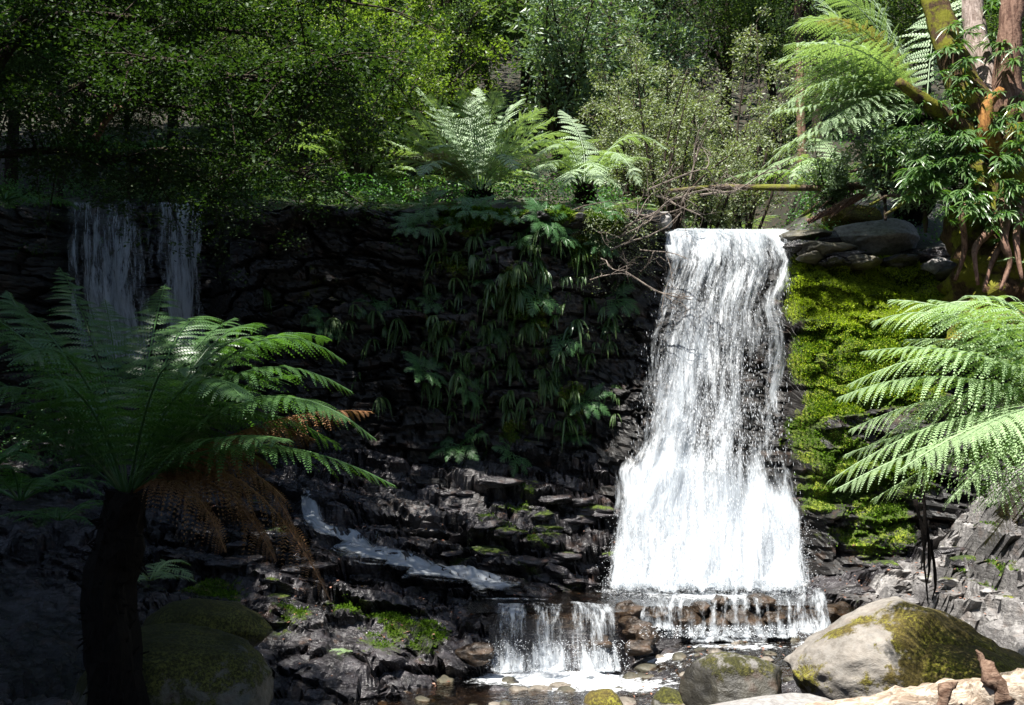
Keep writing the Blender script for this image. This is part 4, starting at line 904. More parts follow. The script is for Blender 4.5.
# ------------------------------------------------------------ canopy: unseen trees added so that their crowns shade the left side
CAN = tree_meshes(51, 10.5, (3.3, 3.0, 1.9), 600, 36, .15, .55, .22, M_MYRT, M_BARKD, .82, .3, .45, 1., -.28, 18)
can = [(-2.8,9.9,0,.62),(-5.8,3.0,0,.95),(-7.2,6.0,0,.7),(-8.4,14,0,1.),(-7.2,12.0,0,.8),(-7.6,16.5,0,.9),(-10,15.5,0,1.1),(-8.8,4.5,(0,0),1.0),(-8.0,7.4,(0,0),.9),(-6.4,9.8,(0,0),.8),(-5.8,.6,(0,0),.9),(-10.5,6.5,(0,0),1.1),(-7.5,.5,0,1),(-11,11.5,0,1.1),(-11,1,0,1.1)]
def shade_tree(x, y, sc, i, foot, lab):
    g = drop(foot[0], foot[1]); e = thing('tree', g, lab, 'tree', 'unseen shade trees added over the left side'); top = np.array([x, y, max(8.9, 4.6 + .466 * (y + 2.2) + .6)]) - g
    mb = MB(); mb.tube([(0, 0, -.3), top * .4 + np.array([0, 0, 1.]), top], [.2, .16, .08], 10, .15, seed=i, sub=8)
    for k in range(6):
        a = k * 1.05 + i; mb.tube([top * .85, top + np.array([math.cos(a) * 1.2, math.sin(a) * 1.2, .5]), top + np.array([math.cos(a) * 2.4, math.sin(a) * 2.4, .6])], [.07, .05, .02], 6, .1, sub=3)
    obj('trunk', mb.mesh('trunk'), M_BARKD, e)
    o = link(bpy.data.objects.new('crown', CAN[1]), e); o.location = top - np.array([0, 0, 8.6]); o.rotation_euler[2] = i * 1.3; o.scale = (sc, sc, 1)
for i, (x, y, _q, sc) in enumerate(can):
    fx = min(x, -6.2) - 1.5; shade_tree(x, y, sc, i, (fx, y if y < 6 or x < -6 else 5.0), 'unseen tree added to shade the left side, crown above the picture')
for i, (x, y) in enumerate([(-6, -5), (0, -8), (7.5, -8), (12, -2), (13.5, 8), (-11, -3), (13, 3), (3,-10), (-4,-10)]):
    g = drop(x, y); e = put_tree('tree', g, CAN, 'unseen forest tree added behind the viewpoint to cut skylight', 'tree', 'unseen trees added behind the viewpoint', 1.0, i)  # unseen trees added to block skylight from the camera side

# ------------------------------------------------------------ overhanging dark tree, upper left
mb = MB(); lv = MB(); tw = MB(); r = np.random.default_rng(61)
root = drop(-6.6, 8.6); limbs = [[P(-60, 260, 9.5), P(-30, 120, 9.5), P(60, 95, 9.3), P(200, 110, 9.0), P(330, 120, 8.8)], [P(-30, 120, 9.5), P(40, 20, 9.6), P(180, 25, 9.4), P(310, 45, 9.4), P(400, 80, 9.6)],
     [P(-40, 160, 9.5), P(60, 150, 9.8), P(150, 165, 10.2), P(230, 190, 10.6)], [P(-20, 60, 9.5), P(80, -20, 9.2), P(230, -20, 8.8), P(360, 5, 8.8)], [P(60, 95, 9.3), P(150, 60, 9.), P(260, 80, 8.4), P(350, 60, 8.0)], [P(100, 160, 9.9), P(180, 150, 10.4), P(270, 165, 11), P(330, 185, 11.4)]]
cen = []; dirs = []
for li_, L in enumerate(limbs):
    L = np.array(L); t = np.linspace(0, len(L) - 1, 40); pts = np.stack([np.interp(t, range(len(L)), L[:, c]) for c in range(3)], -1)
    for k in range(70 if li_ not in (2, 5) else 50):
        s = r.uniform(.18, 1); b = pts[int(s * 39)]; d = nrm(np.array([r.normal(.3, .6), r.normal(0, .8), r.normal(-.05, .35)])); l = r.uniform(.25, 1.0)
        e = b + d * l - np.array([0, 0, .25 * l * l]); tw.tube([b, (b + e) / 2 + np.array([0, 0, .06]), e], [.012, .007, .003], 4, sub=3)
        for q in range(5):
            f = r.uniform(.35, 1.1); c = b + (e - b) * f + r.normal(0, .09, 3); cen.append(c); dirs.append(d)
root_e = thing('tree', root, 'dark small-leaved tree whose branches overhang the shaded left waterfall', 'tree')
tk = MB(); tk.tube([root - np.array([0, 0, .3]), P(-90, 300, 9.3), P(-60, 120, 9.5), P(-20, -60, 9.6), P(30, -200, 9.6)], [.26, .22, .19, .16, .1], 14, .2, sub=8)
obj('trunk', tk.mesh('trunk', True, root), M_BARKD, root_e)
for L in limbs:
    m_ = MB(); m_.tube(L, np.linspace(.05, .006, len(L)), 8, .25, sub=8); obj('limb', m_.mesh('limb', True, root), M_BARKD, root_e)
spray_leaves(lv, cen - root, dirs, .17, 30, .046, .35, 62, .55); tw.V = [v - root for v in tw.V]; obj('crown', crown_merge(lv, tw, M_MYRT, M_BARKD), None, root_e)
mb = MB(); mb.tube([P(95, 140, 9.6), P(115, 108, 9.5), P(150, 72, 9.4)], [.035, .03, .012], 8, .35, sub=6); mb.tube([P(118, 106, 9.5), P(140, 112, 9.3)], [.015, .006], 6)
a = P(95, 140, 9.6); tag(obj('broken_branch', mb.mesh('broken_branch', True, a), M_BARKB), 'short broken reddish branch caught under the dark overhanging boughs', 'branch').location = a

# ------------------------------------------------------------ right-hand mossy tree with epiphytes
rt = drop(P(1000, 290, 11.2)[0], 11.2); e = thing('tree', rt, 'massive old tree at the right edge, mossy and overgrown with strap leaves', 'tree')
def prt(name, pts, rad, m, bump=.3, n_=16, sub=8, **kw):
    b = MB(); b.tube([P(*q) for q in pts], rad, n_, bump, seed=len(pts) + int(pts[0][0]), sub=sub); o = obj(name, b.mesh(name, True, rt), m, e)
    for k, v in kw.items(): o[k] = v
prt('trunk', [(1015,345,11.2), (1012,270,11.2), (1000,190,11.3), (1000,120,11.4)], [.75, .60, .46, .38], M_BARKM, .45, 26, 12)
prt('limb', [(1005,150,11.3), (980,120,11.2), (958,70,11.3), (940,20,11.4), (925,-40,11.5), (910,-200,11.6)], [.3, .2, .16, .14, .13, .08], M_BARKM)
prt('limb', [(1000,120,11.4), (982,70,11.5), (975,30,11.6), (972,-20,11.7), (970,-220,12)], [.26, .15, .13, .12, .08], M_BARKG, .12, label='pale smooth stem')
prt('limb', [(1008,130,11.3), (1008,80,11.2), (1010,30,11.1), (1014,-30,11.1), (1020,-250,11.2)], [.28, .16, .125, .12, .08], M_BARKB, .15, label='brown peeling stem')
prt('limb', [(985,150,11.2), (958,128,11.), (930,105,10.8), (898,82,10.6)], [.2, .13, .09, .05], M_BARKM, .35, label='thick moss-covered stub branch')
prt('limb', [(1010,160,11.0), (990,140,10.9), (985,110,10.9), (1000,90,10.95)], [.14, .1, .08, .05], M_BARKO, .35, label='orange rotten limb')
for q in [((1000,200,10.8),(1005,235,10.7),(992,262,10.7),(984,292,10.7)), ((1010,200,10.7),(1004,240,10.5),(1010,262,10.5),(1000,290,10.5)), ((1020,200,10.6),(1016,240,10.5),(1022,280,10.4)), ((975,190,10.9),(962,215,10.8),(965,250,10.9),(955,280,11)), ((1030,220,10.5),(1035,260,10.4),(1028,300,10.3)), ((990,230,10.8),(975,250,10.7),(978,285,10.7))]:
    prt('root', q, np.linspace(.05, .018, len(q)), M_BARKB, .3, 8, 6)
cr = MB(); r = np.random.default_rng(71); c = crown_pts(r, 260, (2.6, 2.4, 1.2), -.2, 8) + P(1040, -330, 13.5); spray_leaves(cr, c, c * 0, .5, 22, .09, .35, 72); obj('crown', cr.mesh('crown', False, rt), M_BRIGHT, e)

def strap_clump(seed, nl, L, w, hang=.8, spread=1.):
    """lance-shaped leaves arching out of one point and hanging; local +Y points out of the wall"""
    r = np.random.default_rng(seed); m = MB()
    for i in range(nl):
        az = r.normal(0, .75) * spread; l = L * r.uniform(.6, 1.1); d = np.array([math.sin(az), math.cos(az) * .8 + .1, 0]); up = r.uniform(-.3, .5) * (1 - hang * .3)
        t = np.linspace(0, 1, 5); c = d * (l * (t - .28 * t ** 2 * hang)[:, None]) + np.array([0, 0, 1.]) * (l * (up * t - hang * t ** 1.6 * r.uniform(.7, 1.3)))[:, None]
        T = nrm(np.gradient(c, axis=0)); s = nrm(np.cross(T, nrm(np.array([r.normal(0, .3), .6, 1.])))); ww = w * np.array([.25, .85, 1., .7, .03]) * r.uniform(.8, 1.2)
        nn = np.cross(s, T); V = np.stack([c - s * ww[:, None] + nn * ww[:, None] * .3, c, c + s * ww[:, None] + nn * ww[:, None] * .3], 1).reshape(-1, 3)
        Q = []
        for k in range(4):
            b = k * 3; Q += [[b, b + 1, b + 4, b + 3], [b + 1, b + 2, b + 5, b + 4]]
        m.add(V, None, Q)
    return m.mesh('strap_leaves', False)
SC = [strap_clump(80 + k, 7 + k, .20 + .03 * (k % 3), .012, 1.1 + .1 * (k % 2), .9) for k in range(6)]
SU = [strap_clump(90 + k, 14, .24, .014, .55) for k in range(3)]
for s_ in SC: s_.materials.append(M_STRAP)
for s_ in SU: s_.materials.append(M_EPI)
def clump(me, loc, rotz, sc, label, cat='strap fern', group=None, name='strap_fern'):
    o = link(bpy.data.objects.new(name, me)); o.location = loc; o.rotation_euler = (0, 0, rotz); o.scale = (sc,) * 3; return tag(o, label, cat, group)
# strap ferns hanging on the cliff, main drapes measured, then scattered around them
r = np.random.default_rng(99)
drape = [(530,245),(520,240),(540,250),(525,265),(548,268),(470,250),(480,262),(462,275),(435,270),(425,290),(500,275),(515,290),(545,300),(560,310),(575,320),(530,320),(515,340),(505,350),(540,345),(560,350),(550,375),(535,385),(520,370),(570,290),(580,275),(590,300),(455,350),(440,345),(460,375),(448,390),(475,320),(480,345),(465,400),(485,385),(505,400),(545,405),(560,420),(575,385),(585,355),(530,410),(410,300),(400,330),(420,250),(445,235),(500,235),(560,240),(575,250),(600,265),(480,430),(495,295)]
pts_ = [(a + r.normal(0, 4), b + r.normal(0, 4)) for a, b in drape]
for k in range(190):
    a, b = drape[r.integers(len(drape))]; pts_.append((a + r.normal(0, 26), min(b + r.normal(4, 26), 450)))
for k in range(22): pts_.append((r.uniform(250, 410), r.uniform(285, 340)))
for k, (a, b) in enumerate(pts_):
    h, nn_ = hit(a, b)
    if h is None or h[1] > 13.5 or a > 640: continue
    lab = ('strap fern with long leaves hanging on the dark cliff face', 'strap ferns hanging on the cliff')
    if k == 0: lab = ('bright lime strap fern tuft at the top of the hanging drape', None)
    o = clump(SC[k % 6], h + np.array([0, -.02, 0]), math.pi + r.normal(0, .8), r.uniform(.55, 1.2) * (1.35 if k < 3 else 1), lab[0], group=lab[1])
    if k < 16 or k % 7 == 0: o.material_slots[0].link = 'OBJECT'; o.material_slots[0].material = M_EPI
for k, (a, b) in enumerate([(425,215),(475,217),(510,216),(550,214),(610,215),(455,225),(490,235),(560,232),(520,232),(590,240),(440,300),(500,330),(560,335),(470,400),(600,330),(420,380),(545,390),(575,440),(505,440),(460,440),(380,300),(330,320),(615,300),(410,225),(535,300),(590,400),(485,280)]):
    h, nn_ = hit(a + r.normal(0, 5), b + r.normal(0, 5))
    if h is None or h[1] > 13.5: continue
    e = thing('fern', h + np.array([0, -.02, 0]), 'small feathery fern rooted in a crack of the dark cliff face', 'fern', 'feathery ferns on the cliff'); e.rotation_euler = (1.0 + r.normal(0, .2), 0, r.normal(0, .4)); e.scale = (r.uniform(.4, .8),) * 3
    for me in (fpA if k % 2 else fpB): link(bpy.data.objects.new('frond', me), e)
# small-leaved drapery where the ledge meets the falls
sv = MB(); cc = []
for k in range(260):
    h, nn_ = hit(r.uniform(585, 655), 208 + abs(r.normal(0, 34)))
    if h is not None and h[1] < 13.4: cc.append(h + np.array([0, -.05, 0]))
spray_leaves(sv, cc, np.array(cc) * 0 + np.array([0, -.5, -.6]), .14, 16, .026, .8, 3, .9)
tag(obj('creeper', sv.mesh('creeper', False), M_OLIVE), 'olive creeper spilling over the ledge left of the waterfall lip', 'creeper')
# epiphytes on the right tree
regions = [((905,100),(960,200),10.85,60),((950,20),(975,120),11.0,22),((960,130),(985,215),10.7,34),((985,90),(1024,130),10.8,16),((1000,120),(1024,200),10.6,26),((900,150),(940,190),11.0,20),((870,130),(910,170),11.5,12),((985,0),(1000,90),11.3,12),((985,140),(1024,240),10.55,26),((930,40),(965,110),10.9,16),((1000,40),(1024,110),10.9,10),((945,190),(985,240),10.8,14)]
for (a, b, Yd, q) in regions:
    for k in range(q):
        p = P(r.uniform(a[0], b[0]), r.uniform(a[1], b[1]), Yd + r.uniform(-.15, .25))
        clump(SU[k % 3], p, math.pi + r.uniform(-1.2, 1.2), r.uniform(.55, 1.05), 'leafy strap-leaved epiphyte growing on the old tree at the right', 'epiphyte', 'epiphytes on the old tree', 'epiphyte')
for k in range(7): clump(SU[k % 3], P(970 + r.normal(0, 7), 190 + k * 4, 10.5), math.pi, .8, 'bright cluster of leaves hanging in front of the dark hollow of the old tree', 'epiphyte', 'leaves hanging before the hollow', 'epiphyte')
# leafy twiggy bush at the tree's left foot
GB = shrub_meshes(73, 1.1, .55, 10, 10, .07, 7, .075, M_GLOSS, M_BARKD, .55, .012)
for (px, py, Yd, sc, lab) in [(885, 205, 11.7, .95, 'glossy small bush on the bank left of the old tree'), (925, 215, 11.5, 1.05, 'dark glossy bush at the foot of the old tree'), (955, 200, 11.3, .9, 'dense leafy bush pressed against the old tree')]:
    put_tree('shrub', P(px, py, Yd), GB, lab, 'shrub', None, sc, px)
put_tree('shrub', P(832, 214, 13.4), GB, 'little bush behind the level log, right of the waterfall lip', 'shrub', None, .9, 2)
put_tree('shrub', P(905, 180, 12.6), GB, 'glossy bush filling the gap between the fanned fern and the old tree', 'shrub', None, 1.3, 1)
# dark soil bank / hollow under the tree
def blob_rock(name, c, rad, seed, m, label=None, cat='boulder', sub=5, amp=.22, mossf=None, palef=None, rot=0, squash=0, group=None, kind=None, ridge=1.0, peak=0):
    bm = __import__('bmesh').new(); __import__('bmesh').ops.create_icosphere(bm, subdivisions=sub, radius=1); V = np.array([v.co[:] for v in bm.verts]); F = np.array([[v.index for v in f.verts] for f in bm.faces]); bm.free()
    r0 = np.random.default_rng(seed); D = V.copy()
    for k in range(9):                                   # facets cut by planes
        nv_ = nrm(r0.normal(size=3)); lim = r0.uniform(.62, .9); s = D @ nv_; D = D - nv_[None] * (np.clip(s - lim, 0, None) * .85 * ridge)[:, None]
    D = D * (1 + amp * fbm(V[:, 0] * 1.3 + seed, V[:, 1] * 1.3, V[:, 2] * 1.3, 4, seed)[:, None] + .03 * fbm(V[:, 0] * 7, V[:, 1] * 7, V[:, 2] * 7 + seed, 3, seed)[:, None])
    D[:, 2] *= 1 + peak * (1 - 2 * np.abs(V[:, 0]))
    D = D * np.asarray(rad); co, si = math.cos(rot), math.sin(rot); D = np.stack([D[:, 0] * co - D[:, 1] * si, D[:, 0] * si + D[:, 1] * co, D[:, 2]], 1)
    mo = mossf(V, D) if mossf else np.clip(V[:, 2] * .8, 0, 1) * .5; pa = palef(V, D) if palef else V[:, 2] * 0
    o = obj(name, make_mesh(name, D, F, {'moss': mo, 'pale': pa}, True), m); o.location = c
    if kind: o['kind'] = kind
    if label: tag(o, label, cat, group)
    return o
M_BOULDSHADE = rock_mat('boulder rock darkened as shade', (.010, .009, .007), (.04, .036, .026), (.04, .04, .008), (.13, .12, .03), .5, .6, (4, 4, 6))  # near-black base colour stands in for shade on the boulder front
blob_rock('boulder', P(898, 682, 7.2), (.80, .60, .50), 12, M_BOULD, 'big pale boulder with golden brown moss on its right side', sub=6, amp=.16,
          mossf=lambda V, D: np.clip(.30 + .5 * sst(-.7, .1, V[:, 0] - .3 * V[:, 2]) + .6 * fbm(V[:, 0] * 2.2, V[:, 1] * 2.2, V[:, 2] * 2.2, 4), 0, 1), palef=lambda V, D: .4 + 0 * V[:, 0], rot=-.15, peak=.12)
blob_rock('boulder', P(970, 690, 7.0), (.62, .55, .42), 14, M_BOULD, 'low mossy shoulder rock between the big boulder and the log', sub=5, amp=.2, mossf=lambda V, D: np.clip(.7 + .3 * fbm(V[:, 0] * 3, V[:, 1] * 3, V[:, 2] * 3, 3), 0, 1))
blob_rock('boulder', P(735, 692, 6.9), (.36, .34, .27), 15, M_BOULDSHADE, 'small dark boulder with a mossy top, its shade and top light put into the colour, beside the big boulder', amp=.14, mossf=lambda V, D: .55 * sst(.1, .8, V[:, 2]), palef=lambda V, D: sst(.55, .9, V[:, 2]) * .7)  # palef paints the light on its top into the colour
blob_rock('boulder', P(775, 722, 6.1), (.52, .4, .16), 16, M_GREYB, 'flat pale grey rock at the bottom edge in front of the boulders', amp=.12, palef=lambda V, D: .8 + 0 * V[:, 0], mossf=lambda V, D: 0 * V[:, 0])
blob_rock('boulder', P(606, 707, 7.4), (.17, .16, .12), 17, M_BOULD, 'small moss-capped stone in the stream at the bottom edge', amp=.15, mossf=lambda V, D: sst(.1, .6, V[:, 2]) + .2)
blob_rock('boulder', P(672, 705, 7.4), (.15, .15, .13), 18, M_BOULDD, 'small mossy stone just left of the dark boulder', amp=.15, mossf=lambda V, D: sst(.2, .7, V[:, 2]) + .2)
blob_rock('boulder', P(168, 690, 6.9), (.72, .55, .44), 19, M_BOULDD, 'large rounded dark boulder with brown moss in the lower left', sub=6, amp=.10, ridge=.7, mossf=lambda V, D: np.clip(.45 + .35 * V[:, 2] + .3 * fbm(V[:, 0] * 3, V[:, 1] * 3, V[:, 2] * 3, 3), 0, 1))
blob_rock('boulder', P(205, 640, 7.9), (.5, .4, .3), 20, M_BOULDD, 'dark mossy rock behind the large lower left boulder', amp=.2, mossf=lambda V, D: np.clip(.5 + .4 * V[:, 2], 0, 1))
blob_rock('boulder', P(875, 238, 12.7), (.55, .45, .26), 22, M_GREYB, 'pale grey slab lying on top of the mossy bank', amp=.2, palef=lambda V, D: .9 + 0 * V[:, 0])
blob_rock('boulder', P(850, 222, 13.2), (.4, .4, .22), 23, M_BOULD, 'mossy rock beside the log above the falls', amp=.2, mossf=lambda V, D: .9 + 0 * V[:, 0])
blob_rock('boulder', P(940, 268, 12.2), (.22, .2, .17), 24, M_GREYB, 'small pale stone at the top right of the mossy bank', amp=.2, palef=lambda V, D: .9 + 0 * V[:, 0])
blob_rock('boulder', P(660, 222, 13.2), (.2, .2, .14), 25, M_GREYB, 'pale stone at the left end of the waterfall lip', amp=.2, palef=lambda V, D: .9 + 0 * V[:, 0])
M_STEP = rock_mat('wet brown rock', (.012, .009, .007), (.06, .038, .022), (.03, .03, .006), (.06, .06, .012), .3, .8, (6, 6, 14))
r = np.random.default_rng(44)
for k in range(64):
    if k < 46: px, py = r.uniform(205, 615), r.uniform(478, 596)
    else: px, py = r.uniform(825, 1010), r.uniform(545, 640)
    h, nn_ = hit(px, py)
    if h is None or h[2] < .06: continue
    if min(math.hypot(px - a_, (py - b_) * 1.5) for a_, b_ in [(302, 500), (312, 522), (328, 540), (352, 552), (385, 562), (420, 574), (455, 585), (490, 589), (520, 590), (370, 535), (390, 550)]) < 34: continue
    s = r.uniform(.06, .20) * (1.0 if k < 46 else .8)
    blob_rock('rock', h - np.array([0, 0, s * .16]), (s * 1.6, s * 1.0, s * .42), 700 + k, M_ROCK if k < 46 else (M_ROCK, M_GREYB)[k % 2], 'angular wet rock lying on the slope beside the pool', 'rock', 4, .35, ridge=1.15, mossf=lambda V, D: np.clip(.35 * V[:, 2] + .35 * math.sin(k * 7.1), 0, 1), rot=r.normal(.2, .5), group='angular rocks beside the pool')
for k, (px, py, Yd, s) in enumerate([(806,246,12.5,.2),(825,250,12.4,.22),(846,256,12.4,.2),(812,258,12.4,.16),(835,262,12.3,.15),(862,262,12.3,.2),(900,262,12.3,.2),(960,275,12,.22),(925,255,12.5,.22),(803,238,12.8,.2),(830,240,12.8,.24),(650,226,12.9,.14),(640,216,12.8,.2)]):
    blob_rock('rock', P(px, py, Yd), (s * 1.7, s * 1.2, s * .45), 900 + k, (M_ROCK, M_BOULDD)[k % 2], 'dark layered rock at the brink of the fall or on the mossy bank', 'rock', 4, .35, ridge=1.1, mossf=lambda V, D: .4 * V[:, 2] + .1, rot=k * .3, group='rocks along the brink')
# broken rocks between the lower cascades and stones in the stream
r = np.random.default_rng(5)
for k, (px, py, Yd, s) in enumerate([(632,625,10.3,.16),(648,632,10.2,.13),(600,640,9.9,.1),(640,645,10.0,.12),(690,618,10.45,.14),(715,620,10.45,.15),(745,618,10.45,.14),(775,615,10.45,.12),(700,606,10.5,.1),(660,612,10.5,.1),(835,612,10.5,.16),(845,628,10.2,.2),(478,650,9.75,.14),(630,606,10.4,.12),(720,598,10.6,.1),(760,598,10.6,.1)]):
    blob_rock('rock', P(px, py + 3, Yd), (s * 1.5, s, s * .75), 300 + k, M_STEP, 'wet brown rock broken into the step between the lower cascades', 'rock', 4, .45, ridge=1.15, mossf=lambda V, D: 0 * V[:, 0] + .15, rot=k, group='rocks in the cascade step')
for k in range(70):
    px, py = r.uniform(300, 830), r.uniform(655, 704)
    if k % 3 == 0: px, py = r.uniform(600, 800), r.uniform(645, 690)
    d = ray(px, py); Yd = (-.55 - CAM_Z) / d[2] * d[1]; s = r.uniform(.03, .11); p = P(px, py, Yd); p[2] = float(low_level(p[0:1], p[1:2])[0]) - .02
    blob_rock('stone', p, (s * 1.4, s, s * .6), 400 + k, (M_BOULDD, M_BOULDD, M_BOULD)[k % 3], 'small wet stone in the lower stream', 'stone', 3, .25, mossf=lambda V, D: 0 * V[:, 0] + .1, rot=k, group='stones in the lower stream')

# ------------------------------------------------------------ logs and dead wood
a = P(980, 712, 5.6); mb = MB()
mb.tube([P(700, 745, 6.0), P(800, 722, 5.9), P(900, 706, 5.8), P(960, 700, 5.7), P(1010, 696, 5.55), P(1090, 690, 5.4), P(1200, 680, 5.2)], [.05, .07, .09, .10, .115, .12, .13], 20, .3, seed=3, sub=10)
e = thing('fallen_log', a, 'bleached driftwood log lying across the bottom right corner with a broken branch stub', 'log')
obj('trunk', mb.mesh('trunk', True, a), M_LOG, e)
mb = MB(); mb.tube([P(1003, 700, 5.5), P(992, 676, 5.5), P(982, 660, 5.55), P(976, 650, 5.55)], [.06, .04, .022, .004], 10, .6, sub=6); obj('branch_stub', mb.mesh('branch_stub', True, a), M_LOGB, e)
mb = MB(); mb.tube([P(940, 712, 5.5), P(946, 690, 5.5), P(958, 682, 5.55)], [.03, .03, .004], 10, .6, sub=6); obj('branch_stub', mb.mesh('branch_stub', True, a), M_LOGB, e)
a = P(760, 188, 13.5); mb = MB(); mb.tube([P(668, 191, 13.6), P(720, 187, 13.5), P(780, 188, 13.4), P(845, 187, 13.3), P(900, 180, 13.2)], [.03, .04, .045, .05, .06], 10, .2, sub=8)
tag(obj('fallen_log', mb.mesh('fallen_log', True, a), M_HORIZ), 'thin straight log lying level across the stream above the waterfall', 'log').location = a
a = P(850, 205, 12.4); mb = MB(); mb.tube([P(808, 222, 12.4), P(835, 208, 12.4), P(860, 196, 12.4), P(885, 178, 12.3)], [.03, .05, .05, .04], 8, .4, sub=6)
for k in range(24):
    q = P(835 + r.uniform(-15, 45), 208 + r.uniform(-20, 5), 12.35); mb.tube([q, q + np.array([-.25, -.05, -.22]) * r.uniform(.5, 1.2)], [.008, .003], 4)
tag(obj('dead_fern_frond', mb.mesh('dead_fern_frond', True, a), M_BARKB), 'reddish dead frond bundle slanting down beside the grey slab', 'dead frond').location = a
a = P(905, 200, 11.6); mb = MB()
for q in [((850,172,11.7),(875,165,11.6),(900,168,11.5)), ((885,215,11.6),(905,200,11.5),(915,175,11.4)), ((870,205,11.7),(890,195,11.6),(905,200,11.5))]: mb.tube([P(*z) for z in q], [.015, .022, .03], 7, .3, sub=5)
tag(obj('mossy_branch', mb.mesh('mossy_branch', True, a), M_HORIZ), 'thin yellow mossy branches at the foot of the old tree', 'branch').location = a
def dead_twigs(name, starts, label, seed, L=.8, r0=.012, depth=4):
    r = np.random.default_rng(seed); m = MB(); a = starts[0][0]
    def grow(p, d, l, rad, k):
        pts = [p]; 
        for s in range(4): d = nrm(d + r.normal(0, .22, 3)); pts.append(pts[-1] + d * l / 4)
        m.tube(pts, np.linspace(rad, rad * .45, 5), 5, 0)
        if k:
            for q in range(r.integers(2, 4)):
                i = r.integers(1, 5); grow(pts[i], nrm(d + r.normal(0, .65, 3)), l * r.uniform(.45, .75), rad * .55, k - 1)
    for p, d in starts: grow(p, nrm(np.array(d, float)), L * r.uniform(.8, 1.2), r0, depth)
    o = obj(name, m.mesh(name, False, a), M_TWIG); o.location = a; return tag(o, label, 'dead branch')
dead_twigs('dead_branch', [(P(618, 232, 12.2), (1, -.2, .3)), (P(610, 250, 12.2), (1, -.3, -.1)), (P(622, 270, 12.2), (1, -.3, -.25)), (P(640, 215, 12.4), (1, -.2, 0)), (P(605, 240, 12.2), (1, -.3, .1))], 'grey dead branch reaching over the upper left of the waterfall', 5, .85, .014)
dead_twigs('dead_branch', [(P(648, 190, 13.0), (1, -.2, .5)), (P(655, 195, 13.0), (1, -.1, -.3)), (P(700, 195, 13), (1, -.1, -.3)), (P(690, 180, 13.2), (.6, 0, .8)), (P(670, 200, 13), (1, -.3, .1))], 'tangle of grey dead twigs behind the waterfall lip', 6, .8, .016)
dead_twigs('dead_branch', [(P(560, 215, 12.3), (1, -.3, .1)), (P(640, 250, 12.4), (.8, -.5, -.5))], 'thin grey dead branch crossing in front of the mossy lip', 9, .6, .010, 3)
dead_twigs('dead_branch', [(P(600, 258, 12.1), (.8, -.3, -.3)), (P(590, 280, 12.1), (1, -.3, .1))], 'fine dead twigs hanging under the olive creeper', 8, .5, .009, 3)
mb = MB(); a = P(925, 545, 9.0); 
for q in [((922,480,8.9),(926,530,9.),(924,560,9.1),(928,604,9.3)), ((926,520,9.),(930,560,9.1),(926,590,9.2)), ((930,540,9.1),(936,580,9.2),(932,600,9.3)), ((915,500,8.9),(924,540,9),(921,570,9.1))]: mb.tube([P(*z) for z in q], np.linspace(.020, .005, len(q)), 8, .7, sub=6)
tag(obj('hanging_root', mb.mesh('hanging_root', True, a), M_TRUNKD), 'dark ragged root hanging below the right tree fern fronds', 'root').location = a

# ------------------------------------------------------------ leaf litter, moss tufts, undergrowth (nobody could count them)
M_LIT = leaf_mat('fallen leaves', (.16, .06, .03), (.34, .19, .14), .15, .6, .3, tcol=.8, var=.5)
L_ = MB(); r = np.random.default_rng(15); cc = []
for (x0, x1, y0, y1, q) in [(800,1000,540,600,380),(480,800,590,606,160),(620,800,600,650,110),(180,480,500,640,620),(300,480,640,700,60),(930,1024,560,650,60),(600,830,640,700,140),(780,980,615,690,26),(480,620,480,580,120),(830,940,215,300,30),(380,480,480,560,150)]:
    for k in range(q):
        h, nn_ = hit(r.uniform(x0, x1), r.uniform(y0, y1))
        if h is not None and nn_[2] > .45: cc.append(h + np.array([0, 0, .006]))
cc = np.array(cc); low = cc[:, 2] < low_level(cc[:, 0], cc[:, 1]); cc[low, 2] = low_level(cc[low, 0], cc[low, 1]) + .012
spray_leaves(L_, cc, cc * 0, .01, 1, .038, .1, 4, .3); tag(obj('leaf_litter', L_.mesh('leaf_litter', False), M_LIT, kind='stuff'), 'brown and pinkish fallen leaves strewn over the wet rocks', 'fallen leaves')
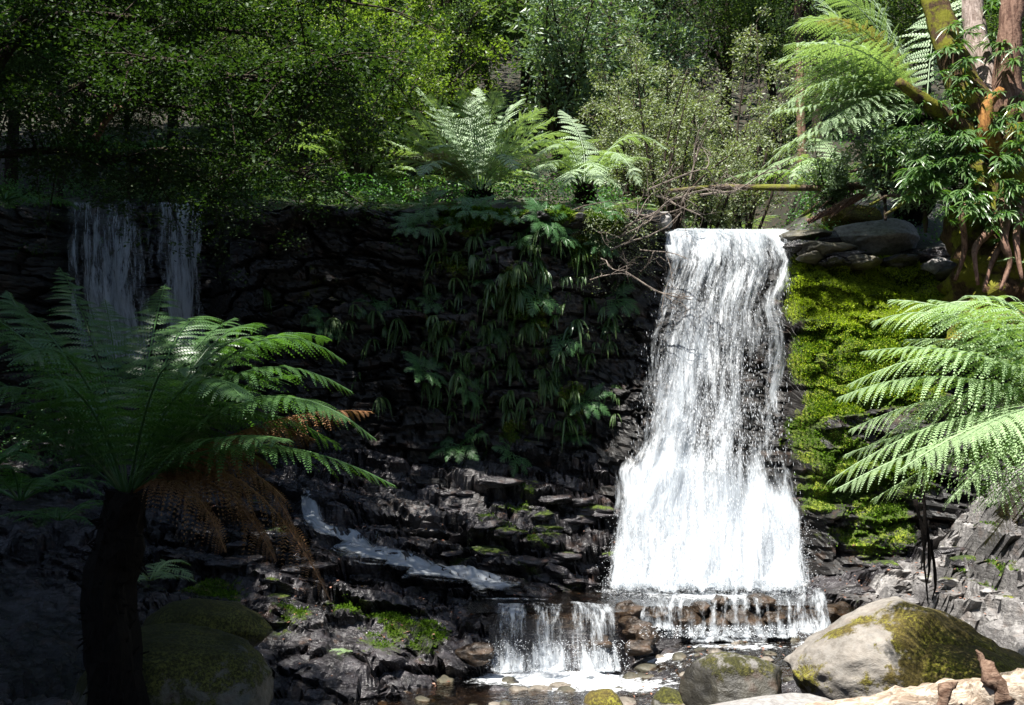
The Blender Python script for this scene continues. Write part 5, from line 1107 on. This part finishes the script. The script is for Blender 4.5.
# moss tufts where the cliff and ledges are mossy
def tufts(src, attr, th, q, size, m, seed, zmin=-9, cond=None, name='moss'):
    r = np.random.default_rng(seed); me = src.data; nv = len(me.vertices); co = np.empty(nv * 3, np.float32); me.vertices.foreach_get('co', co); co = co.reshape(-1, 3)
    no = np.empty(nv * 3, np.float32); me.vertices.foreach_get('normal', no); no = no.reshape(-1, 3); no = np.where((no[:, 2] < -.3)[:, None] | (no[:, 1] > .5)[:, None], -no, no)
    at = np.empty(nv, np.float32); me.attributes[attr].data.foreach_get('value', at); ok = (at > th) & (np.abs(co[:, 0]) < 7) & (co[:, 1] < 14)
    if cond is not None: ok &= cond(co)
    w = np.where(ok)[0]; i = r.choice(w, q, p=(at[w] - th + .05) / (at[w] - th + .05).sum()); p = co[i] + r.normal(0, .012, (q, 3))
    d = nrm(no[i] + r.normal(0, .5, (q, 3)) + np.array([0, 0, .3])); a = nrm(np.cross(d, r.normal(size=(q, 3)))); s = size * r.uniform(.5, 1.4, (q, 1))
    V = np.stack([p - a * s * .45, p + a * s * .45, p + d * s], 1).reshape(-1, 3); o = obj(name, make_mesh(name, V, np.arange(3 * q).reshape(-1, 3), {'v': np.tile([0, 0, 1], q)}, False), m, kind='stuff'); return o
M_MOSSB = leaf_mat('bright moss', (.22, .31, .022), (.40, .46, .055), .3, .9, .1, tcol=1.3, var=.45)
M_MOSSG = leaf_mat('green moss', (.045, .10, .008), (.11, .19, .014), .25, .9, .1, tcol=1.3, var=.5)
tag(tufts(cliff, 'moss', .55, 60000, .020, M_MOSSB, 3, cond=lambda c: (c[:, 0] > 3.2) & (c[:, 2] > 2.2 - .5 * (c[:, 0] - 3.2))), 'bright yellow green moss cushioning the right bank', 'moss')
tag(tufts(cliff, 'moss', .42, 40000, .022, M_MOSSG, 4, cond=lambda c: (c[:, 0] > 3.0) & (c[:, 2] < 3.1)), 'deeper green moss low on the right bank', 'moss')
tag(tufts(cliff, 'moss', .5, 22000, .022, M_MOSSG, 5, cond=lambda c: (c[:, 0] < 2)), 'green moss along the ledge top and in patches on the cliff', 'moss')
tag(tufts(ground, 'moss', .55, 9000, .018, M_MOSSG, 6, cond=lambda c: (c[:, 2] < 3) & (c[:, 1] > 8)), 'green moss on the rock ledges beside the stream', 'moss')
# low undergrowth on the ledge top
ug = MB(); cc = []
for k in range(2300):
    y = 12.6 + 13 * r.random() ** 1.3; x = r.uniform(-.55, .55) * y
    if abs(x - 2.7 - .25 * (y - 13)) < 1.0 and y < 15.5: continue
    g = drop(x, y); cc.append(g + np.array([0, 0, r.uniform(.02, .28 + .04 * (y - 12))]))
spray_leaves(ug, cc, np.array(cc) * 0, .2, 26, .045, .7, 5, .8); tag(obj('undergrowth', ug.mesh('undergrowth', False), M_FERNF, kind='stuff'), 'low leafy undergrowth along the cliff top', 'undergrowth')
